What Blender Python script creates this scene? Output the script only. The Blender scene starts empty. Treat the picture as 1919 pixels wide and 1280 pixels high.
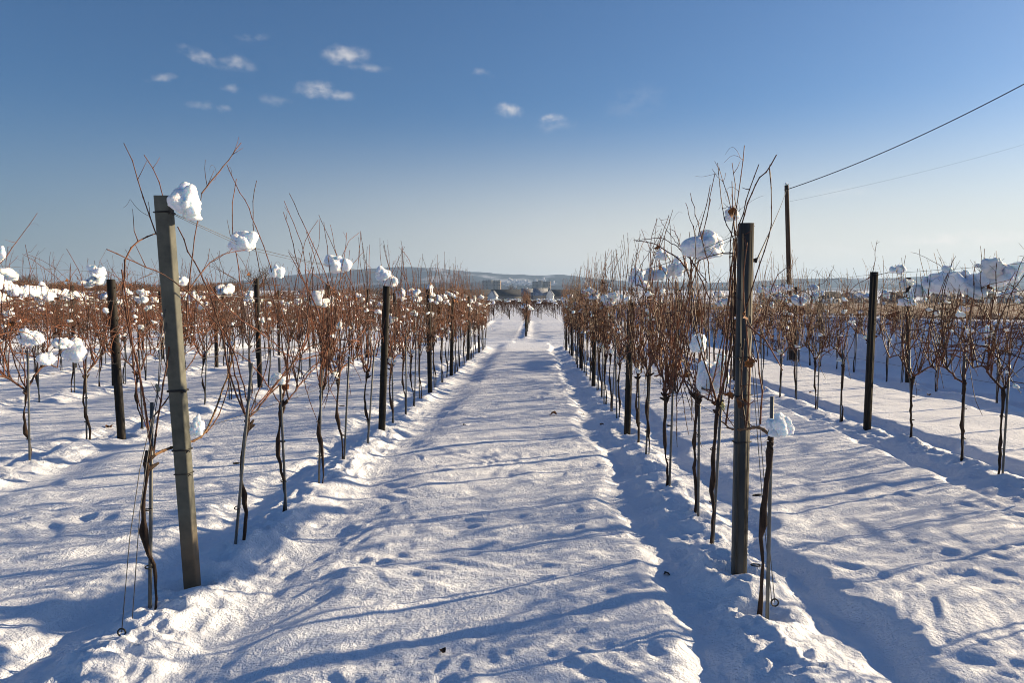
import bpy, math, random
import numpy as np
from mathutils import Vector, Matrix

# ------------------------------------------------------------------ camera
F_PX = 1386.0
W_PX, H_PX = 1919.0, 1280.0
CAM_Z = 1.5
PITCH = math.atan((640 - 552) / F_PX)
YAW = math.atan(40.5 / F_PX)
scn = bpy.context.scene
C = scn.collection
cam_d = bpy.data.cameras.new("camera")
cam_d.sensor_width = 36.0
cam_d.lens = F_PX * 36.0 / W_PX
cam_d.clip_start = 0.05
cam_d.clip_end = 30000
cam = bpy.data.objects.new("camera", cam_d)
C.objects.link(cam)
cam.location = (0, 0, CAM_Z)
cam.rotation_euler = (math.pi / 2 - PITCH, 0, YAW)
scn.camera = cam
CM = cam.rotation_euler.to_matrix()

def ray(px, py):
    v = CM @ Vector(((px - W_PX / 2) / F_PX, -(py - H_PX / 2) / F_PX, -1.0))
    return v

def on_plane(px, py, X):
    v = ray(px, py)
    t = X / v.x
    return np.array([X, v.y * t, CAM_Z + v.z * t])

def at_depth(px, py, Y):
    v = ray(px, py)
    t = Y / v.y
    return np.array([v.x * t, Y, CAM_Z + v.z * t])

CMI = CM.transposed()
def project(p):
    v = CMI @ Vector((p[0], p[1], p[2] - CAM_Z))
    if v.z > -0.05: return None
    return (W_PX / 2 + F_PX * v.x / -v.z, H_PX / 2 - F_PX * v.y / -v.z)

# ------------------------------------------------------------------ light
SUN_AZ = math.radians(63.5)      # clockwise from +Y (the rows' direction)
SUN_EL = math.radians(14.0)
world = bpy.data.worlds.new("World")
scn.world = world
world.use_nodes = True
wn, wl = world.node_tree.nodes, world.node_tree.links
wn.clear()
w_out = wn.new("ShaderNodeOutputWorld")
w_bg = wn.new("ShaderNodeBackground")
w_bg.inputs[1].default_value = 0.0515
sky = wn.new("ShaderNodeTexSky")
sky.sky_type = 'NISHITA'
sky.sun_disc = False
sky.sun_elevation = SUN_EL
sky.sun_rotation = SUN_AZ
sky.altitude = 100
sky.air_density = 1.05
sky.dust_density = 1.1
sky.ozone_density = 6.6
wl.new(w_bg.outputs[0], w_out.inputs[0])

sun_d = bpy.data.lights.new("sun", 'SUN')
sun_d.energy = 5.0
sun_d.angle = math.radians(0.55)
sun_d.color = (1.0, 0.78, 0.50)
sun = bpy.data.objects.new("sun", sun_d)
C.objects.link(sun)
SUND = Vector((math.sin(SUN_AZ) * math.cos(SUN_EL), math.cos(SUN_AZ) * math.cos(SUN_EL), math.sin(SUN_EL)))
sun.rotation_euler = SUND.to_track_quat('Z', 'Y').to_euler()
sun.location = (30, 15, 20)

scn.view_settings.view_transform = 'Standard'
scn.view_settings.look = 'None'
scn.view_settings.exposure = 1.18
scn.view_settings.gamma = 1.0
scn.cycles.max_bounces = 6
scn.cycles.diffuse_bounces = 3
scn.cycles.transparent_max_bounces = 6
scn.cycles.volume_bounces = 0
scn.cycles.filter_width = 1.0
scn.cycles.pixel_filter_type = 'BLACKMAN_HARRIS'

# small clouds, placed by direction in the sky: (azimuth/elevation of the centre, half sizes, tilt, strength)
def azel(px, py):
    v = ray(px, py).normalized()
    return math.atan2(v.x, v.y), math.asin(v.z)
w_tc = wn.new("ShaderNodeTexCoord")
w_sep = wn.new("ShaderNodeSeparateXYZ")
wl.new(w_tc.outputs["Generated"], w_sep.inputs[0])
def wmath(op, a, b=None, **k):
    n = wn.new("ShaderNodeMath"); n.operation = op
    for i, v in enumerate((a, b)):
        if v is None: continue
        if isinstance(v, (int, float)): n.inputs[i].default_value = v
        else: wl.new(v, n.inputs[i])
    if k.get('clamp'): n.use_clamp = True
    return n.outputs[0]
def wvec(op, a, b):
    n = wn.new("ShaderNodeVectorMath"); n.operation = op
    for i, v in enumerate((a, b)):
        if v is None: continue
        if isinstance(v, tuple): n.inputs[i].default_value = v
        else: wl.new(v, n.inputs[i])
    return n
az = wmath('ARCTAN2', w_sep.outputs[0], w_sep.outputs[1])
el = wmath('ARCSINE', w_sep.outputs[2])
w_comb = wn.new("ShaderNodeCombineXYZ")
wl.new(az, w_comb.inputs[0]); wl.new(el, w_comb.inputs[1])
w_n1 = wn.new("ShaderNodeTexNoise"); w_n1.inputs["Scale"].default_value = 26; w_n1.inputs["Detail"].default_value = 6
w_n1.inputs["Roughness"].default_value = 0.62
wl.new(w_comb.outputs[0], w_n1.inputs["Vector"])
dis = wvec('SUBTRACT', w_n1.outputs["Color"], (0.5, 0.5, 0.5))
dis2 = wvec('MULTIPLY', dis.outputs[0], (0.050, 0.022, 0.0))
pos = wvec('ADD', w_comb.outputs[0], dis2.outputs[0])
CLOUDS = [(375, 103, 36, 10, -22, .55), (440, 120, 34, 13, -8, .6), (472, 68, 26, 7, 4, .3), (303, 145, 28, 8, 8, .5),
          (648, 103, 42, 15, 2, .95), (688, 124, 36, 8, -4, .45), (430, 167, 20, 8, 0, .35), (598, 168, 40, 14, 2, .95),
          (644, 179, 26, 8, -3, .5), (520, 186, 28, 9, 0, .35), (375, 198, 26, 7, -8, .3), (424, 206, 14, 7, 0, .3),
          (900, 136, 16, 8, 0, .35), (950, 206, 30, 12, 0, 1.0), (1036, 225, 28, 10, 0, .9), (1040, 237, 40, 14, 0, .3),
          (1575, 360, 60, 10, -2, .3), (1790, 446, 120, 12, 0, 1.1), (1880, 452, 90, 13, 0, 1.0), (1560, 470, 160, 16, 0, .25),
          (1700, 470, 200, 12, 0, .3), (1190, 190, 60, 30, 10, .12), (560, 480, 160, 12, 0, .12)]
mask = None
for (px, py, hw, hh, tilt, st) in CLOUDS:
    a, e = azel(px, py)
    s = wvec('SUBTRACT', pos.outputs[0], (a, e, 0.0))
    rot = wn.new("ShaderNodeVectorRotate"); rot.rotation_type = 'Z_AXIS'
    rot.inputs["Angle"].default_value = -math.radians(tilt)
    wl.new(s.outputs[0], rot.inputs["Vector"])
    m = wvec('MULTIPLY', rot.outputs[0], (F_PX / hw / 1.0, F_PX / hh / 1.08, 0.0))
    ln = wvec('LENGTH', m.outputs[0], None)
    mr = wn.new("ShaderNodeMapRange"); mr.interpolation_type = 'SMOOTHSTEP'
    mr.inputs[1].default_value = 1.15; mr.inputs[2].default_value = 0.0
    mr.inputs[3].default_value = 0.0; mr.inputs[4].default_value = st
    wl.new(ln.outputs["Value"], mr.inputs[0])
    mask = mr.outputs[0] if mask is None else wmath('MAXIMUM', mask, mr.outputs[0])
w_n2 = wn.new("ShaderNodeTexNoise"); w_n2.inputs["Scale"].default_value = 60; w_n2.inputs["Detail"].default_value = 5
w_map = wn.new("ShaderNodeMapping"); w_map.inputs["Scale"].default_value = (0.85, 1.3, 1)
wl.new(w_comb.outputs[0], w_map.inputs[0]); wl.new(w_map.outputs[0], w_n2.inputs["Vector"])
mr2 = wn.new("ShaderNodeMapRange"); mr2.inputs[1].default_value = 0.32; mr2.inputs[2].default_value = 0.66
wl.new(w_n2.outputs[0], mr2.inputs[0])
mask = wmath('MULTIPLY', mask, mr2.outputs[0], clamp=True)
mask = wmath('MULTIPLY', mask, 0.68)
w_mix = wn.new("ShaderNodeMix"); w_mix.data_type = 'RGBA'
wl.new(mask, w_mix.inputs[0])
veil = wn.new("ShaderNodeMapRange"); veil.interpolation_type = 'SMOOTHERSTEP'
wl.new(el, veil.inputs[0]); veil.inputs[1].default_value = 0.27; veil.inputs[2].default_value = -0.01
veil.inputs[3].default_value = 0.0; veil.inputs[4].default_value = 0.96
w_v = wn.new("ShaderNodeMix"); w_v.data_type = 'RGBA'
w_side = wn.new("ShaderNodeMapRange"); wl.new(az, w_side.inputs[0])
w_side.inputs[1].default_value = -0.65; w_side.inputs[2].default_value = 0.15; w_side.inputs[3].default_value = 0.50; w_side.inputs[4].default_value = 1.0
wl.new(wmath('MULTIPLY', veil.outputs[0], w_side.outputs[0]), w_v.inputs[0]); wl.new(sky.outputs[0], w_v.inputs[6]); w_cr = wn.new("ShaderNodeValToRGB"); w_ma = wn.new("ShaderNodeMapRange")
wl.new(az, w_ma.inputs[0]); w_ma.inputs[1].default_value = -0.75; w_ma.inputs[2].default_value = 0.75
wl.new(w_ma.outputs[0], w_cr.inputs[0])
e_ = w_cr.color_ramp.elements
e_[0].color = (.22, .265, .31, 1); e_[1].color = (.78, .76, .68, 1)
m_ = e_.new(.52); m_.color = (.67, .655, .62, 1)
w_sc = wvec('SCALE', w_cr.outputs[0], None); w_sc.inputs["Scale"].default_value = 10.0
wl.new(w_sc.outputs[0], w_v.inputs[7])
wl.new(w_v.outputs[2], w_mix.inputs[6])
w_mix.inputs[7].default_value = (8.4, 7.9, 7.3, 1)
wl.new(w_mix.outputs[2], w_bg.inputs[0])

# ------------------------------------------------------------------ helpers
def tag(o, label=None, cat=None, group=None, kind=None):
    if label: o['label'] = label
    if cat: o['category'] = cat
    if group: o['group'] = group
    if kind: o['kind'] = kind
    return o

def link(name, data, parent=None, loc=None):
    o = bpy.data.objects.new(name, data)
    C.objects.link(o)
    if loc is not None: o.location = loc
    if parent is not None: o.parent = parent
    return o

def mesh_from(name, V, quads=None, tris=None, mats=(), smooth=True, fmat=None):
    me = bpy.data.meshes.new(name)
    V = np.asarray(V, dtype=np.float32).reshape(-1, 3)
    nq = 0 if quads is None else len(quads)
    nt = 0 if tris is None else len(tris)
    me.vertices.add(len(V)); me.vertices.foreach_set("co", V.ravel())
    loops = []
    starts = []
    if nq: loops.append(np.asarray(quads, dtype=np.int32).ravel()); starts.append(np.arange(nq) * 4)
    if nt: loops.append(np.asarray(tris, dtype=np.int32).ravel()); starts.append(nq * 4 + np.arange(nt) * 3)
    loops = np.concatenate(loops); starts = np.concatenate(starts).astype(np.int32)
    me.loops.add(len(loops)); me.loops.foreach_set("vertex_index", loops)
    me.polygons.add(len(starts)); me.polygons.foreach_set("loop_start", starts)
    if smooth: me.polygons.foreach_set("use_smooth", np.ones(len(starts), dtype=bool))
    for m in mats: me.materials.append(m)
    if fmat is not None: me.polygons.foreach_set("material_index", np.asarray(fmat, dtype=np.int32))
    me.update(calc_edges=True)
    me.validate()
    return me

class MB:
    """collects tubes, boxes, blobs and builds ONE mesh"""
    def __init__(s): s.V = []; s.Q = []; s.T = []; s.n = 0
    def raw(s, V, Q=None, T=None):
        V = np.asarray(V, float)
        if Q is not None and len(Q): s.Q.append(np.asarray(Q) + s.n)
        if T is not None and len(T): s.T.append(np.asarray(T) + s.n)
        s.V.append(V); s.n += len(V)
    def tube(s, P, r, k=5, cap=True, squash=None):
        P = np.asarray(P, float); n = len(P)
        r = np.full(n, float(r)) if np.isscalar(r) else np.asarray(r, float)
        t = np.gradient(P, axis=0)
        t /= np.linalg.norm(t, axis=1, keepdims=True) + 1e-9
        d = np.abs(t.mean(axis=0)); ref = np.zeros(3); ref[int(np.argmin(d))] = 1
        u = np.cross(t, ref); u /= np.linalg.norm(u, axis=1, keepdims=True) + 1e-9
        v = np.cross(t, u)
        a = np.arange(k) * 2 * math.pi / k
        V = P[:, None, :] + r[:, None, None] * (np.cos(a)[None, :, None] * u[:, None, :] + np.sin(a)[None, :, None] * v[:, None, :])
        V = V.reshape(-1, 3)
        i = np.arange(n - 1)[:, None] * k; j = np.arange(k)[None, :]; j2 = (j + 1) % k
        Q = np.stack([i + j, i + k + j, i + k + j2, i + j2], -1).reshape(-1, 4)
        T = None
        if cap:
            V = np.vstack([V, P[0], P[-1]])
            b = n * k
            j = np.arange(k); j2 = (j + 1) % k
            T = np.vstack([np.stack([j2 * 0 + b, j, j2], -1), np.stack([j * 0 + b + 1, (n - 1) * k + j2, (n - 1) * k + j], -1)])
        s.raw(V, Q, T)
    def box(s, c, h, R=None):
        g = np.array([[x, y, z] for x in (-1, 1) for y in (-1, 1) for z in (-1, 1)], float) * np.asarray(h, float)
        if R is not None: g = g @ np.asarray(R).T
        s.raw(g + np.asarray(c, float), [[0, 1, 3, 2], [4, 6, 7, 5], [0, 4, 5, 1], [2, 3, 7, 6], [0, 2, 6, 4], [1, 5, 7, 3]])
    def mesh(s, name, mats, smooth=True):
        V = np.vstack(s.V)
        Q = np.vstack(s.Q) if s.Q else None
        T = np.vstack(s.T) if s.T else None
        return mesh_from(name, V, Q, T, mats, smooth)
    def build(s, name, mat, parent=None, loc=None, smooth=True, bevel=0):
        o = link(name, s.mesh(name, [mat], smooth), parent, loc)
        if bevel:
            b = o.modifiers.new("bevel", 'BEVEL'); b.width = bevel; b.segments = 2; b.limit_method = 'ANGLE'
        return o

# value noise ---------------------------------------------------------
def _h(ix, iy, seed):
    n = (ix.astype(np.int64) * 374761393 + iy.astype(np.int64) * 668265263 + seed * 1442695041) & 0xffffffff
    n = ((n ^ (n >> 13)) * 1274126177) & 0xffffffff
    n = (n ^ (n >> 16)) & 0xffffffff
    n = (n * 2246822519) & 0xffffffff
    return ((n ^ (n >> 15)) & 0xffff) / 65535.0
def vn(x, y, seed=0):
    x = np.asarray(x, float); y = np.asarray(y, float)
    ix = np.floor(x); iy = np.floor(y); fx = x - ix; fy = y - iy
    fx = fx * fx * fx * (fx * (fx * 6 - 15) + 10); fy = fy * fy * fy * (fy * (fy * 6 - 15) + 10)
    a = _h(ix, iy, seed); b = _h(ix + 1, iy, seed); c = _h(ix, iy + 1, seed); d = _h(ix + 1, iy + 1, seed)
    return (a + (b - a) * fx) * (1 - fy) + (c + (d - c) * fx) * fy
def sn(x, y, seed=0): return vn(x, y, seed) * 2 - 1
def ss(a, b, x):
    t = np.clip((x - a) / (b - a), 0, 1); return t * t * (3 - 2 * t)

# ------------------------------------------------------------------ terrain shape
LROWS = [-1.81, -4.87, -7.93, -10.98, -14.0, -17.05, -20.1, -23.2]
RROWS = [1.13, 4.15, 7.17]
ROWX = np.array(LROWS + RROWS + [-26.2, -29.2])
BLK2 = np.array([-0.36 + 3.0 * k for k in range(-14, 16)])

def macro(x, y):
    x = np.asarray(x, float); y = np.asarray(y, float)
    z = -0.0166 * np.clip(y, -30, 30)
    z = z - 0.12 * ss(28, 50, y)
    z = z - 3.1 * ss(70, 480, y) + 10 * ss(700, 1700, y) + 18 * ss(1500, 3500, y)
    z = z + 1.0 * ss(-8, -42, x) * ss(24, 80, y) * (1 - ss(300, 500, y))
    bank = 1.17 * ss(8.3, 11.0, x + 0.35 * sn(y * 0.16, 0, 5)) * (1 - 0.55 * ss(42, 110, y)) * (1 - ss(150, 300, y))
    return z + bank
def near_row(x, y):
    d1 = x[..., None] - ROWX; i1 = np.argmin(np.abs(d1), -1)
    u1 = np.take_along_axis(d1, i1[..., None], -1)[..., 0]
    d2 = x[..., None] - BLK2; i2 = np.argmin(np.abs(d2), -1)
    u2 = np.take_along_axis(d2, i2[..., None], -1)[..., 0]
    return np.where(y < 30.5, u1, u2)
def ground(x, y, sp=0.0):
    """snow height; sp = grid spacing there, so detail finer than the grid is left out"""
    x = np.asarray(x, float); y = np.asarray(y, float)
    shp = np.broadcast(x, y).shape
    x = np.broadcast_to(x, shp).ravel(); y = np.broadcast_to(y, shp).ravel()
    sp = np.broadcast_to(sp, shp).ravel()
    z = macro(x, y) - 0.085 * (1 - ss(28, 34, y))
    near = np.where((y < 130) & (y > -30) & (np.abs(x) < 70))[0]
    xs, ys, s = x[near], y[near], sp[near]
    w = lambda f: np.clip(2.2 - 4.0 * f * s, 0, 1)
    u = near_row(xs, ys)
    inrow = ((ys > 2.1) & (ys < 27.8)) | ((ys > 33.6) & (ys < 59))
    inrow = np.where(inrow, 1.0, 0.0) * (1 - ss(9.2, 9.8, xs) * (ys < 200))
    edge = ss(1.6, 3.0, ys)
    wob = 0.10 * sn(ys * 1.1, xs * 0.25, 11) * w(1.1) + 0.08 * sn(ys * 3.1, xs * .5, 12) * w(3.1)
    au = np.abs(u)
    soft = (u > 0) & (xs < .9)
    mound = np.where(soft, ss(0.26, 0.86, au + wob), ss(0.38, 0.58, au + wob))
    hgt = 0.088 + 0.02 * sn(ys * 0.5, xs * 0.3, 21)
    hgt = hgt * (1 - .75 * ss(29, 33, ys))
    h = hgt * mound
    berm = np.exp(-(au / 0.23) ** 2) * (0.085 + 0.045 * sn(ys * 1.7, xs, 13)) * edge
    lump = np.exp(-(au / 0.30) ** 2) * edge
    h = h + berm * inrow
    bl = 1 - np.abs(sn(xs * 8.5, ys * 8.5, 14)); bl2 = 1 - np.abs(sn(xs * 17 + 3, ys * 17, 15))
    bl0 = 1 - np.abs(sn(xs * 3.7 + 9, ys * 3.3, 16))
    h = h + lump * inrow * (0.055 * (bl0 - .5) * w(3.7) + 0.05 * (bl - 0.5) * w(8.5) + 0.024 * (bl2 - .5) * w(17))
    # mound surface: wind-rounded bumps, dents, crust
    m = 0.35 + 0.65 * mound
    q = xs + 0.35 * sn(xs * 1.3, ys * 1.3, 31)
    r = ys + 0.35 * sn(xs * 1.3, ys * 1.3, 32)
    h = h + m * (0.014 * sn(q * 1.0, r * 1.3, 33) * w(1.3) + 0.013 * sn(q * 2.1, r * 2.9, 34) * w(2.9))
    q2 = q + .10 * sn(xs * 5, ys * 5, 39); r2 = r + .10 * sn(xs * 5, ys * 5, 40)
    n3 = vn((q2 + .45 * r2) * 4.0, (r2 - .5 * q2) * 4.6, 35)
    h = h + m * (-0.014 * (1 - .6 * ss(1.0, 2.0, xs)) * ss(0.55, 0.85, n3) + 0.012 * (n3 - .5)) * w(5.2)
    h = h + m * (0.0125 * sn((q + .5 * r) * 7, (r - .4 * q) * 9, 36) * w(12) + 0.0110 * sn((q - .6 * r) * 16, (r + .5 * q) * 20, 37) * w(27) + 0.0038 * sn(xs * 40, ys * 52, 38) * w(52))
    # where snow has been cleared away round each post foot a little hollow stays
    for (hx, hy, hr) in HOLLOWS:
        dd = (xs - hx) ** 2 + (ys - hy) ** 2
        h = h - 0.075 * np.exp(-dd / hr ** 2) + 0.02 * np.exp(-(np.sqrt(dd) - 2.0 * hr) ** 2 / (hr * .6) ** 2)
    fade = 1 - ss(80, 130, ys)
    z[near] += h * fade
    return z.reshape(shp)
HOLLOWS = [(-1.855, 3.87, 0.10), (1.15, 4.08, 0.11), (1.14, 3.62, 0.09), (-4.87, 8.5, .12), (-1.8, 8.6, .1), (1.13, 8.9, .1)]
def gz(x, y): return float(ground(np.array([x]), np.array([y]))[0])

# ------------------------------------------------------------------ materials
def mat(name):
    m = bpy.data.materials.new(name); m.use_nodes = True
    nt = m.node_tree; b = nt.nodes["Principled BSDF"]
    return m, nt.nodes, nt.links, b
def noise_col(name, c1, c2, scale, rough=0.8, stretch=(1, 1, 1), bump=0.0, bdist=0.01, detail=5, spec=0.3, metal=0.0, objrand=0.0):
    m, n, l, b = mat(name)
    tc = n.new("ShaderNodeTexCoord"); mp = n.new("ShaderNodeMapping"); mp.inputs["Scale"].default_value = stretch
    l.new(tc.outputs["Object"], mp.inputs[0])
    tx = n.new("ShaderNodeTexNoise"); tx.inputs["Scale"].default_value = scale; tx.inputs["Detail"].default_value = detail
    l.new(mp.outputs[0], tx.inputs["Vector"])
    cr = n.new("ShaderNodeValToRGB")
    cr.color_ramp.elements[0].position = 0.32; cr.color_ramp.elements[0].color = (*c1, 1)
    cr.color_ramp.elements[1].position = 0.68; cr.color_ramp.elements[1].color = (*c2, 1)
    l.new(tx.outputs[0], cr.inputs[0])
    out = cr.outputs[0]
    if objrand:
        oi = n.new("ShaderNodeObjectInfo"); mr = n.new("ShaderNodeMapRange")
        mr.inputs[3].default_value = 1 - objrand; mr.inputs[4].default_value = 1 + objrand
        l.new(oi.outputs["Random"], mr.inputs[0])
        hs = n.new("ShaderNodeHueSaturation"); l.new(out, hs.inputs["Color"]); l.new(mr.outputs[0], hs.inputs["Value"]); out = hs.outputs[0]
    l.new(out, b.inputs["Base Color"])
    b.inputs["Roughness"].default_value = rough; b.inputs["Specular IOR Level"].default_value = spec
    b.inputs["Metallic"].default_value = metal
    if bump:
        bp = n.new("ShaderNodeBump"); bp.inputs["Strength"].default_value = bump; bp.inputs["Distance"].default_value = bdist
        l.new(tx.outputs[0], bp.inputs["Height"]); l.new(bp.outputs[0], b.inputs["Normal"])
    return m

def snow_mat(name, sss, bumpscales, base=(0.82, 0.87, 0.95)):
    m, n, l, b = mat(name)
    b.inputs["Base Color"].default_value = (*base, 1)
    b.inputs["Roughness"].default_value = 0.62
    b.inputs["Specular IOR Level"].default_value = 0.25
    if sss:
        b.inputs["Subsurface Weight"].default_value = sss
        b.inputs["Subsurface Radius"].default_value = (0.6, 0.8, 1.0)
        b.inputs["Subsurface Scale"].default_value = 0.05
    tc = n.new("ShaderNodeTexCoord")
    prev = None
    for (sc, st, dist) in bumpscales:
        tx = n.new("ShaderNodeTexNoise"); tx.inputs["Scale"].default_value = sc; tx.inputs["Detail"].default_value = 4
        tx.inputs["Roughness"].default_value = 0.65
        l.new(tc.outputs["Object"], tx.inputs["Vector"])
        bp = n.new("ShaderNodeBump"); bp.inputs["Strength"].default_value = st; bp.inputs["Distance"].default_value = dist
        l.new(tx.outputs[0], bp.inputs["Height"])
        if prev: l.new(prev, bp.inputs["Normal"])
        prev = bp.outputs[0]
    l.new(prev, b.inputs["Normal"])
    return m
M = {}
M['snow'] = snow_mat("snow_ground", 0.0, [(24, 0.8, 0.028), (75, 0.8, 0.011)])
M['clump'] = snow_mat("snow_clump", 0.8, [(26, 0.8, 0.02), (90, 0.7, 0.008)], (0.82, 0.86, 0.92))
M['far_snow'] = snow_mat("far_snow", 0.0, [(3, 0.3, 0.1)], (0.62, 0.64, 0.68))
M['cane'] = noise_col("cane_bark", (0.022, 0.009, 0.006), (0.17, 0.056, 0.022), 9, 0.6, (1, 1, 0.35), 0.3, 0.003, objrand=0.5, spec=0.35)
M['cane_far'] = noise_col("cane_bark_far", (0.05, 0.019, 0.011), (0.14, 0.055, 0.025), 3, 0.7, objrand=0.2)
M['trunk'] = noise_col("vine_bark", (0.014, 0.009, 0.007), (0.050, 0.030, 0.021), 60, 0.9, (1, 1, 0.12), 0.9, 0.012, objrand=0.2)
M['oldwood'] = noise_col("old_cane_wood", (0.08, 0.04, 0.02), (0.24, 0.14, 0.07), 50, 0.8, (1, 1, 1), 0.7, 0.008)
M['stake'] = noise_col("stake_metal", (0.05, 0.053, 0.053), (0.13, 0.134, 0.13), 25, 0.5, (1, 1, 0.3), 0.1, 0.002, metal=0.1, spec=0.5, objrand=0.2)
M['concrete'] = noise_col("post_concrete", (0.17, 0.175, 0.14), (0.27, 0.275, 0.225), 9, 0.85, (1, 1, 0.5), 0.25, 0.004, detail=9)
M['steel'] = noise_col("post_steel", (0.030, 0.030, 0.027), (0.075, 0.074, 0.068), 11, 0.55, (1, 1, 0.2), 0.15, 0.003, metal=0.1, spec=0.5, detail=8)
M['darkpost'] = noise_col("post_dark", (0.009, 0.0085, 0.008), (0.028, 0.024, 0.020), 30, 0.8, (1, 1, 0.1), 0.5, 0.004)
M['pole'] = noise_col("pole_wood", (0.045, 0.030, 0.020), (0.12, 0.08, 0.055), 22, 0.9, (1, 1, 0.06), 0.6, 0.01)
M['wire'] = noise_col("wire_metal", (0.08, 0.08, 0.08), (0.16, 0.155, 0.15), 20, 0.5, metal=0.6)
M['rubber'] = noise_col("black_tie", (0.012, 0.012, 0.012), (0.03, 0.03, 0.03), 20, 0.6)
M['leaf'] = noise_col("dry_leaf", (0.09, 0.03, 0.012), (0.28, 0.11, 0.03), 30, 0.75, (1, 1, 1), 0.5, 0.004, objrand=0.25)
for _m in (M['leaf'],):
    _m.node_tree.nodes["Principled BSDF"].inputs["Transmission Weight"].default_value = 0.0
M['tie'] = noise_col("straw_tie", (0.45, 0.40, 0.14), (0.65, 0.6, 0.28), 20, 0.8)
M['wall_white'] = noise_col("wall_render", (0.60, 0.58, 0.54), (0.74, 0.72, 0.67), 0.5, 0.9)
M['wall_grey'] = noise_col("wall_grey", (0.13, 0.13, 0.13), (0.21, 0.205, 0.20), 0.3, 0.9)
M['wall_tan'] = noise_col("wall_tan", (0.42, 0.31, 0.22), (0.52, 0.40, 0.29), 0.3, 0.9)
M['roof_snow'] = noise_col("shade_toned_roof_snow", (0.10, 0.11, 0.13), (0.38, 0.41, 0.47), 0.9, 0.9)  # blue shade of the roof slopes put into a darkened snow colour
M['roof_grey'] = noise_col("roof_tiles", (0.028, 0.032, 0.042), (0.055, 0.058, 0.068), 0.8, 0.9)
M['glass'] = noise_col("window_glass", (0.02, 0.025, 0.03), (0.05, 0.055, 0.06), 1, 0.15, spec=0.6)
M['twig'] = noise_col("tree_bark", (0.050, 0.036, 0.028), (0.11, 0.08, 0.062), 6, 0.9)
M['twig_brown'] = noise_col("shrub_twigs", (0.10, 0.055, 0.035), (0.18, 0.11, 0.07), 2, 0.9)
M['evergreen'] = noise_col("evergreen", (0.016, 0.024, 0.016), (0.04, 0.05, 0.035), 2, 0.9)

# ------------------------------------------------------------------ ground sheet
def axis(lo, hi, steps):
    """coordinates growing away from the fine zone"""
    out = [lo]
    while out[-1] < hi: out.append(out[-1] + steps(out[-1]))
    return out
sx = lambda v: 0.015 + 0.0078 * max(0, abs(v) - 2.2) + 0.05 * max(0, abs(v) - 28)
xp = axis(0.0, 6500.0, sx)
gx = np.array([-v for v in reversed(xp[1:])] + xp)
sy = lambda v: (0.015 + 0.0055 * max(0, v - 3.2) + 0.05 * max(0, v - 30)) if v > 1.6 else 0.12 + 0.08 * max(0, -v)
gy = np.array([-v for v in reversed(axis(0.1, 60.0, lambda v: 0.15 + 0.12 * v))] + axis(0.0, 6500.0, sy))
X, Y = np.meshgrid(gx, gy)
SPX = np.gradient(gx)[None, :] * np.ones_like(Y); SPY = np.gradient(gy)[:, None] * np.ones_like(X)
Z = ground(X, Y, np.maximum(SPX, SPY) * 0.9)
nx, ny = len(gx), len(gy)
i = np.arange(ny - 1)[:, None] * nx; j = np.arange(nx - 1)[None, :]
Qd = np.stack([i + j, i + j + 1, i + j + nx + 1, i + j + nx], -1).reshape(-1, 4)
snow_o = link("snow_ground", mesh_from("snow_ground", np.stack([X, Y, Z], -1), Qd, None, [M['snow']]))
tag(snow_o, "sunlit snow cover rolling between the vine rows", "snow", kind="structure")
del X, Y, Z, SPX, SPY, Qd

# brown field strip on the terrace at the right
fx_ = np.concatenate([np.linspace(10.6, 90, 200), np.linspace(93, 420, 80)]); fy_ = np.concatenate([np.linspace(10, 48, 150), np.linspace(49, 360, 120)])
X, Y = np.meshgrid(fx_, fy_)
Zf = macro(X, Y) + 0.02 + 0.10 * vn(X * 1.6, Y * 1.6, 51) + 0.06 * vn(X * 5, Y * 5, 52) - 0.35 * (1 - ss(10.6, 11.6, X + 0.5 * sn(Y * .4, 0, 53))) - 0.5 * ss(345, 360, Y) - 0.5 * ss(400, 420, X)
nx, ny = len(fx_), len(fy_)
i = np.arange(ny - 1)[:, None] * nx; j = np.arange(nx - 1)[None, :]
Qd = np.stack([i + j, i + j + 1, i + j + nx + 1, i + j + nx], -1).reshape(-1, 4)
m, n, l, b = mat("brown_field")
tc = n.new("ShaderNodeTexCoord"); mp = n.new("ShaderNodeMapping"); mp.inputs["Scale"].default_value = (0.25, 1.2, 1)
l.new(tc.outputs["Object"], mp.inputs[0])
tx = n.new("ShaderNodeTexNoise"); tx.inputs["Scale"].default_value = 1.1; tx.inputs["Detail"].default_value = 9; tx.inputs["Roughness"].default_value = .7
l.new(mp.outputs[0], tx.inputs[0])
cr = n.new("ShaderNodeValToRGB"); e = cr.color_ramp.elements
e[0].position = 0.46; e[0].color = (0.10, 0.05, 0.03, 1); e[1].position = 0.64; e[1].color = (0.75, 0.75, 0.78, 1)
x_ = e.new(0.56); x_.color = (0.17, 0.11, 0.07, 1)
l.new(tx.outputs[0], cr.inputs[0]); l.new(cr.outputs[0], b.inputs["Base Color"]); b.inputs["Roughness"].default_value = .9
M['field'] = m
tag(link("brown_field", mesh_from("brown_field", np.stack([X, Y, Zf], -1), Qd, None, [m])), "brown stubble field patched with snow on the raised ground at right", "field", kind="structure")

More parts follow.
